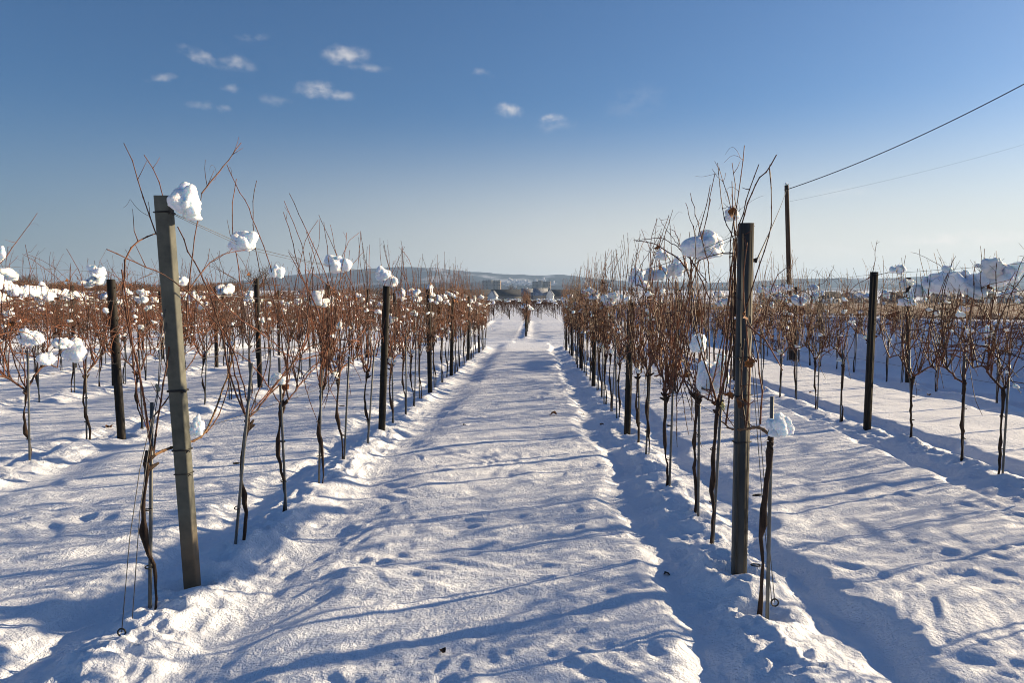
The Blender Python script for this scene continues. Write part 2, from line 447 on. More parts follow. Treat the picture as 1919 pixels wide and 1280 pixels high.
# ------------------------------------------------------------------ hills
def ridge(name, D, pts, depth, label, snowy, seed):
    """pts = silhouette in photo pixels (px, py) seen at distance D"""
    px = np.array([p[0] for p in pts], float); py = np.array([p[1] for p in pts], float)
    u = np.linspace(px[0], px[-1], 420); top = np.interp(u, px, py)
    xs = np.array([at_depth(q, 552, D)[0] for q in u]); zt = (552 - top) / F_PX * D + CAM_Z
    zt = zt + (sn(xs * 0.004, 0, seed) * 5 + sn(xs * 0.015, 0, seed + 1) * 2.2 + sn(xs * .05, 0, seed + 2) * 1.2) * D / 4000
    k = 60; tt = np.linspace(0, 1, k)[:, None]
    prof = np.sin(tt * math.pi * 0.62) / math.sin(math.pi * .5)
    prof = np.clip(prof, 0, 1)
    Xg = np.repeat(xs[None, :], k, 0) * (1 + 0.12 * (tt - .7)); Yg = D - depth * 0.8 + tt * depth + 0 * Xg
    base = -25
    Zg = base + (zt[None, :] - base) * prof + 10 * D / 4000 * sn(Xg * 0.006, Yg * 0.006, seed + 4) * (prof < 0.93)
    nx = len(u); i = np.arange(k - 1)[:, None] * nx; j = np.arange(nx - 1)[None, :]
    Q = np.stack([i + j, i + j + 1, i + j + nx + 1, i + j + nx], -1).reshape(-1, 4)
    m, n, l, b = mat(name)
    tc = n.new("ShaderNodeTexCoord")
    mp = n.new("ShaderNodeMapping"); mp.inputs["Scale"].default_value = (1, 0.55, 2.5); l.new(tc.outputs["Object"], mp.inputs[0])
    t1 = n.new("ShaderNodeTexNoise"); t1.inputs["Scale"].default_value = 0.0032; t1.inputs["Detail"].default_value = 7; t1.inputs["Roughness"].default_value = .55
    l.new(mp.outputs[0], t1.inputs[0])
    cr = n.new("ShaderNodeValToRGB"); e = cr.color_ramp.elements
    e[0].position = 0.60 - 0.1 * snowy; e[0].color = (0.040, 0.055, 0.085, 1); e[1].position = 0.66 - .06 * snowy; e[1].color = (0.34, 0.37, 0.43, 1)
    l.new(t1.outputs[0], cr.inputs[0])
    t2 = n.new("ShaderNodeTexNoise"); t2.inputs["Scale"].default_value = 0.05; t2.inputs["Detail"].default_value = 5
    l.new(tc.outputs["Object"], t2.inputs[0])
    mx = n.new("ShaderNodeMix"); mx.data_type = 'RGBA'; mx.blend_type = 'OVERLAY'; mx.inputs[0].default_value = 0.9
    l.new(cr.outputs[0], mx.inputs[6]); l.new(t2.outputs[0], mx.inputs[7])
    l.new(mx.outputs[2], b.inputs["Base Color"]); b.inputs["Roughness"].default_value = 1.0; b.inputs["Specular IOR Level"].default_value = 0
    o = link(name, mesh_from(name, np.stack([Xg, Yg, Zg], -1), Q, None, [m]))
    tag(o, label, "hill", kind="structure")
ridge("hills", 4200, [(-700, 545), (-200, 540), (100, 536), (350, 533), (520, 524), (560, 514), (640, 510), (700, 503), (760, 501), (830, 503), (880, 509), (940, 514),
      (1000, 518), (1050, 517), (1090, 521), (1130, 524), (1200, 527), (1300, 530), (1400, 527), (1480, 523), (1560, 523), (1700, 519), (1800, 515), (1919, 508), (2200, 500), (2800, 505)],
      1500, "long blue wooded ridge with snowy fields across the horizon", 0.35, 61)
ridge("hill_foreland", 2700, [(-700, 549), (300, 548), (560, 541), (700, 535), (800, 530), (900, 528), (980, 533), (1080, 538), (1150, 534), (1250, 540), (1450, 541), (1700, 539), (1919, 536), (2700, 538)],
      900, "lower snowy slopes in front of the ridge", 0.9, 71)

# ------------------------------------------------------------------ vines
def nodes_path(rng, p0, d, length, up=0.25, node=0.085, zig=0.22, hi=True, flat=0.35):
    """a shoot: straight internodes with a slight kink at each node"""
    p = np.array(p0, float); d = np.array(d, float); d /= np.linalg.norm(d)
    P = [p.copy()]; s = 0; sg = 1
    drift = np.array([rng.uniform(-.12, .12), rng.uniform(-.35, .35), rng.uniform(-.1, .3)]) * up
    while s < length:
        st = node * rng.uniform(0.75, 1.3)
        kick = np.array([rng.uniform(-1, 1) * flat, rng.uniform(-1, 1), rng.uniform(-.4, .4)]) * zig * 0.5
        kick[1] += sg * zig * 0.35; sg = -sg
        d = d + kick * 0.55 + drift
        d[0] -= (p[0] - p0[0] * .3) * 0.9
        d /= np.linalg.norm(d)
        p = p + d * st; s += st
        P.append(p.copy())
    return np.array(P)
def add_cane(mb, rng, P, r0, r1, hi=True, k=6):
    n = len(P); r = np.linspace(r0, r1, n)
    if hi:
        PP, RR = [], []
        for a in range(n):
            PP.append(P[a]); RR.append(r[a] * (1.38 if 0 < a < n - 1 else 1.0))
            if a < n - 1:
                seg = P[a + 1] - P[a]
                PP.append(P[a] + seg * 0.13); RR.append(r[a] * 0.98)
                PP.append(P[a] + seg * 0.86); RR.append(r[a + 1] * 0.98)
        mb.tube(PP, RR, k)
    else:
        mb.tube(P, r * 1.08, k)
def side_shoots(mb, rng, P, r, n, lo=0.03, hi_=0.16, tendril=0.3, k=4):
    for _ in range(n):
        a = rng.randrange(1, len(P) - 1) if len(P) > 2 else 0
        d = np.array([rng.uniform(-.5, .5), rng.uniform(-1, 1), rng.uniform(-.2, 1)]); d /= np.linalg.norm(d)
        if rng.random() < tendril:                       # curling tendril
            L = rng.uniform(0.06, 0.17); m = 12; q = [P[a]]; ang = rng.uniform(0, 6); dd = d.copy()
            cu = rng.uniform(.05, .5) * rng.choice([-1, 1])
            for s in range(m):
                c, s_ = math.cos(cu * (0.3 + s / m * 1.6)), math.sin(cu * (0.3 + s / m * 1.6))
                dd = np.array([dd[0], dd[1] * c - dd[2] * s_, dd[1] * s_ + dd[2] * c])
                q.append(q[-1] + dd * L / m * 1.6)
            mb.tube(q, np.linspace(0.0013, 0.0006, len(q)), 3)
        else:
            L = rng.uniform(lo, hi_); m = max(2, int(L / 0.045)); q = [P[a]]; dd = d
            for s in range(m):
                dd = dd + np.array([rng.uniform(-.2, .2), rng.uniform(-.4, .4), rng.uniform(-.1, .4)]); dd = dd / np.linalg.norm(dd)
                q.append(q[-1] + dd * L / m)
            mb.tube(q, np.linspace(min(r * .5, .0028), 0.0011, len(q)), k)
def make_trunk(rng, head, hi=True):
    """trunk from the ground to the knobbly head"""
    mb = MB(); n = 16 if hi else 9
    t = np.linspace(0, 1, n)
    wob = np.array([[0.022 * math.sin(tt * 6 + rng.random()) * math.sin(tt * math.pi), 0.03 * math.sin(tt * 5 + 1) * math.sin(tt * math.pi) + rng.uniform(-.004, .004), 0] for tt in t])
    P = np.outer(1 - t, [0, 0, -0.12]) + np.outer(t, head) + wob
    r = 0.0095 + 0.0025 * np.sin(t * 9 + rng.random() * 6) + 0.007 * ss(.84, .95, t) - .009 * ss(.96, 1, t)
    r = r + np.array([rng.uniform(-.002, .003) for _ in t])
    kn = rng.uniform(.45, .75); r = r + 0.009 * np.exp(-((t - kn) / .05) ** 2)
    mb.tube(P, r, 9 if hi else 6)
    for _ in range(6 if hi else 3):                     # stubs and knobs of old wood on the head
        d = np.array([rng.uniform(-.5, .5), rng.uniform(-.8, .8), rng.uniform(.15, 1)]); d /= np.linalg.norm(d)
        p = np.array(head) - np.array([0, 0, rng.uniform(0, .07)])
        mb.tube([p, p + d * .02, p + d * rng.uniform(.03, .08)], [.015, .012, .006], 6)
    return mb
def arm_path(rng, head, sgn, L=0.55, rise=0.12):
    n = 9; t = np.linspace(0, 1, n)
    P = np.outer(np.ones(n), head)
    P[:, 1] += sgn * L * (t ** 0.8)
    P[:, 2] += rise * 1.5 * np.sin(t * math.pi * .75) + .03 * t
    P[:, 0] += 0.02 * np.sin(t * 5 + rng.random() * 6)
    P += np.array([[rng.uniform(-.006, .006) for _ in range(3)] for _ in t])
    return P
def shoots(rng, head, arms, n, tmin=1.45, tmax=2.0):
    """shoots leave head and arms in a wide fan, then turn up between the wires"""
    out = []
    for a in range(n):
        src = arms[rng.randrange(len(arms))] if arms and rng.random() < .82 else None
        if src is None: p = np.array(head) + [0, rng.uniform(-.03, .03), .01]
        else: p = src[rng.randrange(1, len(src))]
        wide = rng.random()
        sp = rng.gauss(0, .32) if wide < .45 else rng.choice([-1, 1]) * rng.uniform(.6, 1.7)
        d = np.array([rng.uniform(-.28, .28), sp, 1.0]); d /= np.linalg.norm(d)
        top = rng.uniform(tmin, tmax) if rng.random() < .5 else rng.uniform(tmin * .75, tmin * 1.05)
        P = [np.array(p, float)]; q = P[0].copy(); sg = rng.choice([-1, 1]); turn = rng.uniform(.02, .10) if wide >= .55 else rng.uniform(0, .04)
        late = rng.gauss(0, .05)
        for _ in range(60):
            st = rng.uniform(.06, .10); sg = -sg
            d = d + np.array([rng.gauss(0, .05) - q[0] * .35, rng.gauss(0, .15) + sg * .08 - d[1] * turn * 2 + late * (q[2] > 1.3), turn + rng.gauss(0, .03)])
            if q[2] > 1.5: d[1] *= 1.06
            d /= np.linalg.norm(d); q = q + d * st; P.append(q.copy())
            if q[2] > top or len(P) > 30: break
        out.append(np.array(P))
    # shoots that have flopped over and lie along the wires, arching and crossing their neighbours
    for a in range(max(2, int(n * .6))):
        b = out[rng.randrange(len(out))]; p = b[rng.randrange(len(b) // 5, max(2, int(len(b) * .65)))].copy(); sg = rng.choice([-1, 1])
        d = np.array([rng.uniform(-.2, .2), sg, rng.uniform(-.1, .7)]); d /= np.linalg.norm(d); P = [p]; L = rng.uniform(.35, 1.2); g = rng.uniform(-.03, .15)
        while L > 0:
            st = rng.uniform(.05, .09); d = d + np.array([rng.gauss(0, .08) - p[0] * .3, rng.gauss(0, .07), -g + rng.gauss(0, .07)]); d /= np.linalg.norm(d)
            p = p + d * st; P.append(p.copy()); L -= st
            if p[2] < .5: break
        if len(P) > 3: out.append(np.array(P))
    return out
def leaf_mesh(mb, rng, c, s, hang=True):
    """a crumpled dry vine leaf: five-lobed blade folded along its veins"""
    a = np.linspace(0, 2 * math.pi, 16)[:-1]
    rr = s * (0.62 + 0.30 * np.abs(np.cos(a * 2.5)) + 0.08 * np.array([rng.random() for _ in a]))
    V = [[0, 0, 0]]
    for q, r_ in zip(a, rr):
        V.append([r_ * math.cos(q), r_ * math.sin(q), 0.35 * s * math.sin(q * 2 + rng.random()) + 0.25 * s * rng.uniform(-1, 1)])
    V = np.array(V)
    R = np.array(Matrix.Rotation(rng.uniform(0, 6.28), 3, 'Z') @ Matrix.Rotation(rng.uniform(.7, 1.6) if hang else rng.uniform(-.25, .25), 3, 'X') @ Matrix.Rotation(rng.uniform(0, 6), 3, 'Z'))
    V = V @ R.T + np.array(c)
    T = [[0, q, q % 15 + 1] for q in range(1, 16)]
    n0 = len(V)
    V2 = V + np.array(R)[:, 2] * 0.0008
    mb.raw(np.vstack([V, V2]), None, T + [[n0 + t[0], n0 + t[2], n0 + t[1]] for t in T] )

ORD = ["zeroth", "first", "second", "third", "fourth", "fifth", "sixth", "seventh", "eighth", "ninth", "tenth", "eleventh", "twelfth", "thirteenth",
       "fourteenth", "fifteenth", "sixteenth", "seventeenth", "eighteenth", "nineteenth", "twentieth", "twenty-first", "twenty-second", "twenty-third",
       "twenty-fourth", "twenty-fifth", "twenty-sixth", "twenty-seventh", "twenty-eighth", "twenty-ninth", "thirtieth"] + ["far"] * 40
ROWNAME = {-1.81: "first left row", 1.13: "first right row", 4.15: "second right row", 7.17: "third right row"}
for k_, x_ in enumerate(LROWS[1:]): ROWNAME[x_] = ORD[k_ + 2] + " left row"

def in_view(x, y, z0, z1, mx=60):
    for z in (z0, (z0 + z1) / 2, z1):
        p = project((x, y, z))
        if p and -mx < p[0] < W_PX + mx and -mx < p[1] < H_PX + mx: return True
    return False

# where each row's vines stand
def row_ys(x, rng):
    if x == -1.81: ys = [3.55, 4.44, 5.2, 6.15, 6.93, 7.8, 9.3, 10.15]
    elif x == 1.13: ys = [3.65, 4.57, 5.24, 6.1, 7.2, 7.9, 9.7, 10.6]
    elif x == -4.87: ys = [6.05, 6.9, 7.9, 8.95]
    elif x == 4.15: ys = [3.5, 4.35, 5.15, 5.85, 6.6, 7.2, 8.2, 10.0, 10.9]
    else: ys = [3.5 + rng.uniform(-.1, .2)]
    while ys[-1] < 26.5: ys.append(ys[-1] + rng.uniform(.76, .95))
    return ys
POST_Y = {-1.81: [3.89, 8.6, 12.75, 16.2, 20.4, 24.4], 1.13: [4.08, 8.9, 13.8, 17.8, 21.8, 25.8], 4.15: [3.4, 9.2, 15.3, 21.4, 26.5], 7.17: [8.3, 14.3, 20.4, 26.3], -7.93: [9.0, 13.7, 18.2, 22.7, 26.4]}
def post_ys(x):
    return POST_Y.get(x, [4.0, 8.5 if x < 0 else 9.2, 13.0, 17.3, 21.5, 25.8])

VARS = []
def make_variant(seed, n_shoot, leaves, k=4):
    rng = random.Random(seed)
    head = (rng.uniform(-.02, .02), rng.uniform(-.05, .05), rng.uniform(.66, .82))
    tm = make_trunk(rng, head, False).mesh("trunk", [M['trunk']])
    arms = [arm_path(rng, head, sg, rng.uniform(.42, .62), rng.uniform(.04, .18)) for sg in ((1, -1) if rng.random() < .9 else (rng.choice([-1, 1]),))]
    mb = MB()
    for a in arms: add_cane(mb, rng, a, .0105, .006, False, 5)
    tops = []
    for P in shoots(rng, head, arms, n_shoot, 1.55, 2.28):
        add_cane(mb, rng, P[::1], rng.uniform(.0040, .0072), .0024, False, k)
        side_shoots(mb, rng, P, .004, 5, hi_=.2, k=3)
        tops.append(P)
    cm = mb.mesh("canes", [M['cane']])
    lm = None
    if leaves:
        lb = MB()
        for _ in range(leaves):
            P = tops[rng.randrange(len(tops))]; c = P[rng.randrange(len(P) // 4, max(2, int(len(P) * .75)))]
            leaf_mesh(lb, rng, c - [0, 0, .02], rng.uniform(.02, .04))
        lm = lb.mesh("dry_leaves", [M['leaf']], False)
    return dict(trunk=tm, canes=cm, leaves=lm, head=head, paths=tops)
for s_ in range(10): VARS.append(make_variant(100 + s_, 27 + s_ % 5, (2, 5, 1, 4, 7, 2, 4, 1, 6, 3)[s_]))
DENSE = [make_variant(200 + s_, 33 + s_ % 4, 10) for s_ in range(5)]

def stake_mesh(h, r=0.0095):
    mb = MB(); mb.tube([[0, 0, -.15], [0, 0, h * .5], [0, 0, h]], r, 8)
    me = mb.mesh("stake", [M['stake']], True)
    return me
STK = [stake_mesh(h) for h in (0.98, 1.05, 1.12)]
def tie_mesh():
    mb = MB()
    a = np.linspace(0, 2 * math.pi, 12)
    mb.tube(np.stack([.023 * np.cos(a), .017 * np.sin(a), 0 * a], -1), .0035, 5)
    return mb.mesh("tie", [M['rubber']])
TIE = tie_mesh()

# hero shoots traced over the row plane: (row x, index of vine, [(photo px)...], radius mm)
HERO = {
 (-1.81, 0): [([(275, 862), (305, 846), (340, 832), (368, 825), (386, 812), (400, 780), (415, 740), (430, 690), (440, 640)], 8.5, 'arm'),
   ([(285, 845), (278, 800), (268, 740), (258, 690), (246, 640), (236, 590), (228, 545), (232, 500), (243, 465), (262, 448), (290, 438)], 6.5, ''),
   ([(288, 850), (296, 800), (303, 740), (312, 690), (318, 640), (316, 560)], 5.5, ''),
   ([(293, 440), (285, 410), (268, 370), (257, 330), (247, 298), (232, 268)], 3.6, ''),
   ([(316, 560), (318, 470), (314, 400), (302, 348), (292, 325), (278, 305), (270, 290)], 4.0, ''),
   ([(280, 790), (300, 770), (325, 735), (345, 700), (372, 655), (400, 600), (425, 560)], 4.0, ''),
   ([(386, 812), (408, 790), (424, 740), (436, 700), (428, 655), (420, 600)], 4.2, ''),
   ([(228, 505), (240, 560), (246, 610), (250, 700), (262, 760), (284, 840)], 3.8, '')],
 (-1.81, 1): [([(464, 785), (480, 770), (500, 745), (528, 715), (560, 660), (575, 600), (580, 545), (588, 500)], 7.0, 'arm'),
   ([(464, 785), (440, 740), (425, 680), (412, 610), (395, 555), (375, 510), (352, 470), (333, 425)], 6.0, ''),
   ([(468, 780), (452, 700), (430, 640), (395, 590), (350, 545), (305, 515), (265, 495), (228, 480), (200, 467)], 4.6, ''),
   ([(470, 775), (500, 740), (540, 690), (535, 660), (490, 625), (440, 590), (400, 550), (385, 520)], 5.0, ''),
   ([(462, 780), (470, 700), (466, 640), (458, 570), (445, 500), (435, 430), (436, 385), (443, 335)], 4.6, ''),
   ([(470, 770), (498, 700), (505, 640), (497, 560), (482, 480), (473, 420), (474, 375), (481, 338)], 4.4, ''),
   ([(545, 640), (520, 560), (502, 480), (478, 420), (458, 372), (440, 345), (425, 308)], 4.4, ''),
   ([(378, 362), (400, 335), (412, 318), (425, 305), (438, 285), (452, 267)], 4.2, ''),
   ([(350, 600), (352, 540), (362, 470), (372, 400), (378, 362)], 4.2, ''),
   ([(340, 560), (365, 530), (385, 495), (410, 478), (440, 470), (460, 468)], 3.6, ''),
   ([(555, 640), (560, 570), (585, 500), (600, 450), (598, 410)], 3.6, '')],
 (-1.81, 2): [([(526, 760), (545, 745), (562, 720), (590, 690), (612, 650)], 6.5, 'arm'),
   ([(524, 755), (500, 720), (470, 680), (430, 650), (420, 610), (450, 560), (480, 520)], 4.4, ''),
   ([(524, 755), (545, 700), (552, 640), (548, 560), (560, 500), (572, 450), (596, 412)], 4.0, '')],
 (1.13, 0): [([(1442, 815), (1425, 800), (1405, 803), (1385, 806), (1365, 802), (1352, 790)], 9.0, 'arm'),
   ([(1425, 795), (1430, 745), (1424, 690), (1418, 640), (1408, 615), (1400, 600)], 5.0, ''),
   ([(1408, 660), (1418, 690), (1432, 600), (1440, 570), (1455, 510), (1480, 498)], 3.0, '')],
 (1.13, 1): [([(1345, 750), (1362, 700), (1368, 640), (1372, 570), (1374, 500), (1378, 440)], 7.5, 'arm'),
   ([(1340, 755), (1318, 745), (1295, 725), (1270, 700), (1258, 670), (1255, 630)], 6.5, 'arm'),
   ([(1355, 740), (1364, 640), (1376, 540), (1382, 450), (1398, 385), (1418, 340), (1438, 320), (1455, 290)], 5.5, ''),
   ([(1358, 740), (1375, 600), (1378, 480), (1384, 425), (1396, 385), (1409, 345), (1422, 308)], 4.6, ''),
   ([(1350, 740), (1360, 600), (1375, 480), (1380, 420), (1379, 375), (1379, 338), (1372, 305)], 4.0, ''),
   ([(1350, 720), (1366, 560), (1376, 445), (1362, 420), (1350, 385), (1350, 340), (1345, 305)], 4.2, ''),
   ([(1372, 400), (1366, 365), (1352, 330), (1347, 312)], 3.0, ''),
   ([(1335, 750), (1330, 690), (1327, 600), (1332, 520), (1320, 460), (1308, 420), (1300, 385), (1294, 362)], 4.6, ''),
   ([(1325, 700), (1310, 600), (1308, 500), (1310, 460), (1300, 430), (1290, 395), (1285, 380)], 4.0, ''),
   ([(1330, 560), (1298, 490), (1270, 462), (1240, 445), (1212, 448), (1187, 450)], 4.4, ''),
   ([(1325, 530), (1290, 480), (1262, 448), (1245, 425), (1235, 408)], 3.6, '')],
 (1.13, 2): [([(1305, 745), (1290, 730), (1280, 705), (1240, 690), (1215, 668)], 6.5, 'arm'),
   ([(1308, 742), (1290, 640), (1275, 560), (1240, 500), (1215, 460), (1202, 430)], 4.4, ''),
   ([(1308, 742), (1300, 660), (1318, 600), (1335, 560), (1350, 520)], 4.2, '')],
}

vine_objs = []   # (x, y, base z, label, head, paths)
stakes_n = 0
VINE_LABELS = {(-1.81, 0): "front vine of the first left row, its old arm bent across the leaning post",
               (-1.81, 1): "vine just behind the leaning post, with long crossing red shoots",
               (1.13, 0): "low knotted vine in front of the right end post, beside the bare metal stake",
               (1.13, 1): "vine just behind the right end post, carrying a thick bundle of shoots"}
for x0 in LROWS + RROWS:
    rr = random.Random(int(abs(x0) * 1000) + 7)
    vis = 0
    for vi, y0 in enumerate(row_ys(x0, rr)):
        rng = random.Random(int(abs(x0) * 977) * 131 + vi)
        x = x0 + rng.uniform(-.03, .03); y = y0
        if any(abs(y - py_) < 0.22 for py_ in post_ys(x0)) and vi > 3: y += 0.26
        if (x0, vi) == (-1.81, 0): x = -1.90
        z = gz(x, y)
        seen = in_view(x, y, z, z + 1.9, 40)
        if not seen:
            if not (x0 > 0 and y < 7 or x0 == 7.17 and y < 11.5): continue
            # stands just outside the right edge; its shadow falls into the picture
        if seen: vis += 1
        near = seen and ((abs(x0) < 2 and y < 11.5) or (abs(x0) < 5 and y < 11))
        rn = ROWNAME[x0]
        if (x0, vi) in VINE_LABELS: lab = VINE_LABELS[(x0, vi)]
        elif seen: lab = "bare brown vine, %s from the camera in the %s" % (ORD[vis], rn)
        else: lab = "leafless vine just beyond the right edge in the %s" % rn
        if seen and y > 17: 
            lab = "leafless brown vine in the far half of the %s" % rn
        root = link("grape_vine", None, None, (x, y, z))
        tag(root, lab, "vine", "grapevines in the trellis rows")
        if near:
            hz = rng.uniform(.68, .82)
            head = np.array([rng.uniform(-.02, .02), rng.uniform(-.06, .06), hz])
            heads = {(-1.81, 0): (275, 860), (-1.81, 1): (464, 785), (-1.81, 2): (526, 760), (1.13, 0): (1444, 820), (1.13, 1): (1345, 758), (1.13, 2): (1306, 745)}
            if (x0, vi) in heads:
                head = on_plane(*heads[(x0, vi)], x) - np.array([x, y, z])
            make_trunk(rng, head, True).build("trunk", M['trunk'], root)
            paths = []; arms = []
            hero = HERO.get((x0, vi))
            if hero:
                for (pts, r_, kd) in hero:
                    P = []
                    off = rng.uniform(-.05, .05) if not kd else 0
                    for q, (a_, b_) in enumerate(pts):
                        # the first points lie in the row plane, the free end leans out of it a little
                        P.append(on_plane(a_, b_, x + off * min(1, q / 3)) - np.array([x, y, z]))
                    P = np.array(P)
                    # resample at internode length with a little zigzag
                    seg = np.linalg.norm(np.diff(P, axis=0), axis=1); cum = np.concatenate([[0], np.cumsum(seg)])
                    nn = max(4, int(cum[-1] / .075)); t = np.linspace(0, cum[-1], nn)
                    PP = np.stack([np.interp(t, cum, P[:, q]) for q in range(3)], -1)
                    kk = np.array([0.2, .6, .2]); 
                    for q in range(3): PP[1:-1, q] = kk[0] * PP[:-2, q] + kk[1] * PP[1:-1, q] + kk[2] * PP[2:, q]
                    PP[1:-1] += np.array([[rng.uniform(-.005, .005), rng.uniform(-.006, .006), rng.uniform(-.003, .003)] for _ in range(nn - 2)])
                    mb = MB()
                    add_cane(mb, rng, PP, r_ / 1000 * .92, r_ / 1000 * .5, True, 7)
                    if kd != 'arm' or True: side_shoots(mb, rng, PP, r_ / 1000, rng.randint(2, 5))
                    if kd == 'arm':
                        mb.build("arm", M['oldwood'] if vi == 0 else M['cane'], root); arms.append(PP)
                    else:
                        mb.build("cane", M['cane'], root); paths.append(PP)
            if not arms:
                for sg in ((1, -1) if rng.random() < .75 else (1,)):
                    a = arm_path(rng, head, sg, rng.uniform(.42, .60), rng.uniform(.05, .15)); arms.append(a)
                    mb = MB(); add_cane(mb, rng, a, .0100, .006, True, 7); mb.build("arm", M['cane'], root)
            n = 24 if not hero else (3 if vi == 0 else 9)
            if (x0, vi) == (-1.81, 1): n = 4
            if x0 == 1.13 and vi: n += 8
            for P in ([] if (x0, vi) == (-1.81, 0) else shoots(rng, head, arms, n, 1.6, 2.32 if abs(x0) < 2 else 2.05)):
                mb = MB(); add_cane(mb, rng, P, rng.uniform(.0036, .0068), .0022, True, 6)
                side_shoots(mb, rng, P, .004, rng.randint(2, 6))
                mb.build("cane", M['cane'], root); paths.append(P)
            nl = (rng.choice([0, 0, 1, 2]) if x0 != 1.13 else rng.choice([3, 5, 7]))
            if x0 == -1.81 and vi < 2: nl = 0
            for _ in range(nl):
                P = paths[rng.randrange(len(paths))]; c = P[rng.randrange(len(P) // 4, max(len(P) // 4 + 1, int(len(P) * .7)))]
                mb = MB(); leaf_mesh(mb, rng, c + np.array([0, 0, -.02]), rng.uniform(.022, .036))
                mb.build("dry_leaf", M['leaf'], root, smooth=False)
            fl = 1
        else:
            dense = (x0 == 1.13 and y > 8) or (x0 > 0 and rng.random() < .25) or (x0 == -1.81 and rng.random() < .45)
            v = (DENSE if dense else VARS)[rng.randrange(5 if dense else 10)]
            fl = rng.choice([1, -1])
            if fl < 0: root.rotation_euler = (0, 0, math.pi)
            sc_ = rng.uniform(.98, 1.13); root.scale = (1, rng.uniform(.9, 1.1), sc_)
            link("trunk", v['trunk'], root)
            link("canes", v['canes'], root)
            if v['leaves']: link("dry_leaves", v['leaves'], root)
            head = np.array(v['head']) * [fl, fl, sc_]
            paths = [P * [fl, fl, sc_] for P in v['paths']]
        # metal stake, tied to the trunk but driven into the ground by itself
        sx_ = 0.022 * rng.choice([-1, 1]); st = link("vine_stake", STK[rng.randrange(3)], None, (x + sx_ + .0, y + rng.uniform(-.02, .02), z))
        st.rotation_euler = (rng.uniform(-.05, .05), rng.uniform(-.05, .05) + (0.03 if x < 0 else 0), 0)
        if (x0, vi) == (-1.81, 1): st.rotation_euler = (-.06, .09, 0)
        if (x0, vi) == (1.13, 0): st.location = (x + .030, y - .06, z); st.rotation_euler = (0, 0.0, 0); st.scale = (1, 1, 1.16)
        if seen and y <= 17: sl = "thin grey stake beside the %s vine of the %s" % (ORD[vis], rn)
        elif seen: sl = "thin grey metal stake in the far half of the %s" % rn
        else: sl = "thin metal stake just beyond the right edge in the %s" % rn
        tag(st, sl, "stake", "metal stakes supporting the vines")
        if near:
            for hz_ in (.22, .5):
                tt = link("tie", TIE, root, (sx_ * .6, 0, hz_ * (head[2] / .75)))
                tt.rotation_euler = (rng.uniform(-.2, .2), rng.uniform(-.2, .2), rng.uniform(0, 3))
        vine_objs.append(dict(x=x, y=y, z=z, row=x0, vi=vi, vis=vis, seen=seen, head=head, paths=paths, rng=rng, lab=lab))
n_block1 = len(vine_objs)

# second block beyond the crossing track: nearest ones as things, the rest as one growth
cand = []
for bx in BLK2:
    y = 34.3 + (abs(int(bx * 7)) % 5) * .1
    while y < 58:
        zz = float(macro(bx, y))
        if in_view(bx, y, zz, zz + 1.8, 30) and bx < 9.5 + 0 * y: cand.append((y, bx))
        y += 0.9 if y < 75 else 1.3
cand.sort(key=lambda c: (c[0] ** 2 + c[1] ** 2))
room = 296 - n_block1
FAR2 = [make_variant(300 + s_, 18, 4, 3) for s_ in range(5)]
fmb, fsm, ftr = MB(), MB(), MB()
import bmesh
def ico(sub):
    bm = bmesh.new(); bmesh.ops.create_icosphere(bm, subdivisions=sub, radius=1)
    V = np.array([v.co[:] for v in bm.verts]); T = np.array([[v.index for v in f.verts] for f in bm.faces]); bm.free(); return V, T
ICO = {s: ico(s) for s in (1, 2, 3, 4, 5)}
def blob(rng, size, sub, lumps=9, rough=.085):
    """lump of old snow: irregular union of balls and blocks seen from the centre, with a crumbly, partly melted crust"""
    V, T = ICO[sub]
    r = np.zeros(len(V)) + 0.34
    for _ in range(lumps):
        c = np.array([rng.gauss(0, .48), rng.gauss(0, .48), rng.gauss(0.02, .36)])
        c *= min(1, .66 / (np.linalg.norm(c) + 1e-6)); R = rng.uniform(.16, .46)
        if rng.random() < .14:      # a facetted block: distance to a random tilted box
            nn = [np.array([rng.gauss(0, 1) for _ in range(3)]) for _ in range(5)]
            rb = np.full(len(V), 9.0)
            for q in nn:
                q = q / np.linalg.norm(q); dn = V @ q; lim = abs(c @ q) + R
                rb = np.minimum(rb, np.where(dn > .05, lim / np.maximum(dn, .05), 9.0))
            rb = np.where(V @ (c / (np.linalg.norm(c) + 1e-6)) > .3, np.minimum(rb, .95), 0)
            rr_ = rb * .82
        else:
            b = V @ c; disc = b * b - (c @ c) + R * R
            rr_ = np.where(disc > 0, b + np.sqrt(np.maximum(disc, 0)), 0)
        k_ = .10                                     # soft union, so creases fill with snow
        h_ = np.clip(.5 + .5 * (rr_ - r) / k_, 0, 1); r = r * (1 - h_) + rr_ * h_ + k_ * h_ * (1 - h_)
    o = rng.uniform(0, 50)
    def n3(f, sd): return (sn(V[:, 0] * f + o, V[:, 1] * f + V[:, 2] * f * .7 + o, sd) + sn(V[:, 2] * f + o + 9, V[:, 0] * f * .8 - V[:, 1] * f * .6, sd + 1)) * .5
    nz = n3(2.2, 3) * .9 - np.abs(n3(5, 5)) * .55 + n3(10, 7) * .22 + (n3(22, 9) * .12 if sub > 3 else 0)
    r = np.clip(r * (1 + rough * 2.6 * nz), .2, 1.15)
    P = V * r[:, None]
    P[:, 2] = np.where(P[:, 2] < -.45, -.45 + (P[:, 2] + .45) * .35, P[:, 2])
    return P * np.asarray(size, float), T
far_rng = random.Random(5)
clumps = []  # (world pos, size(3), label, visible size px, mesh key)
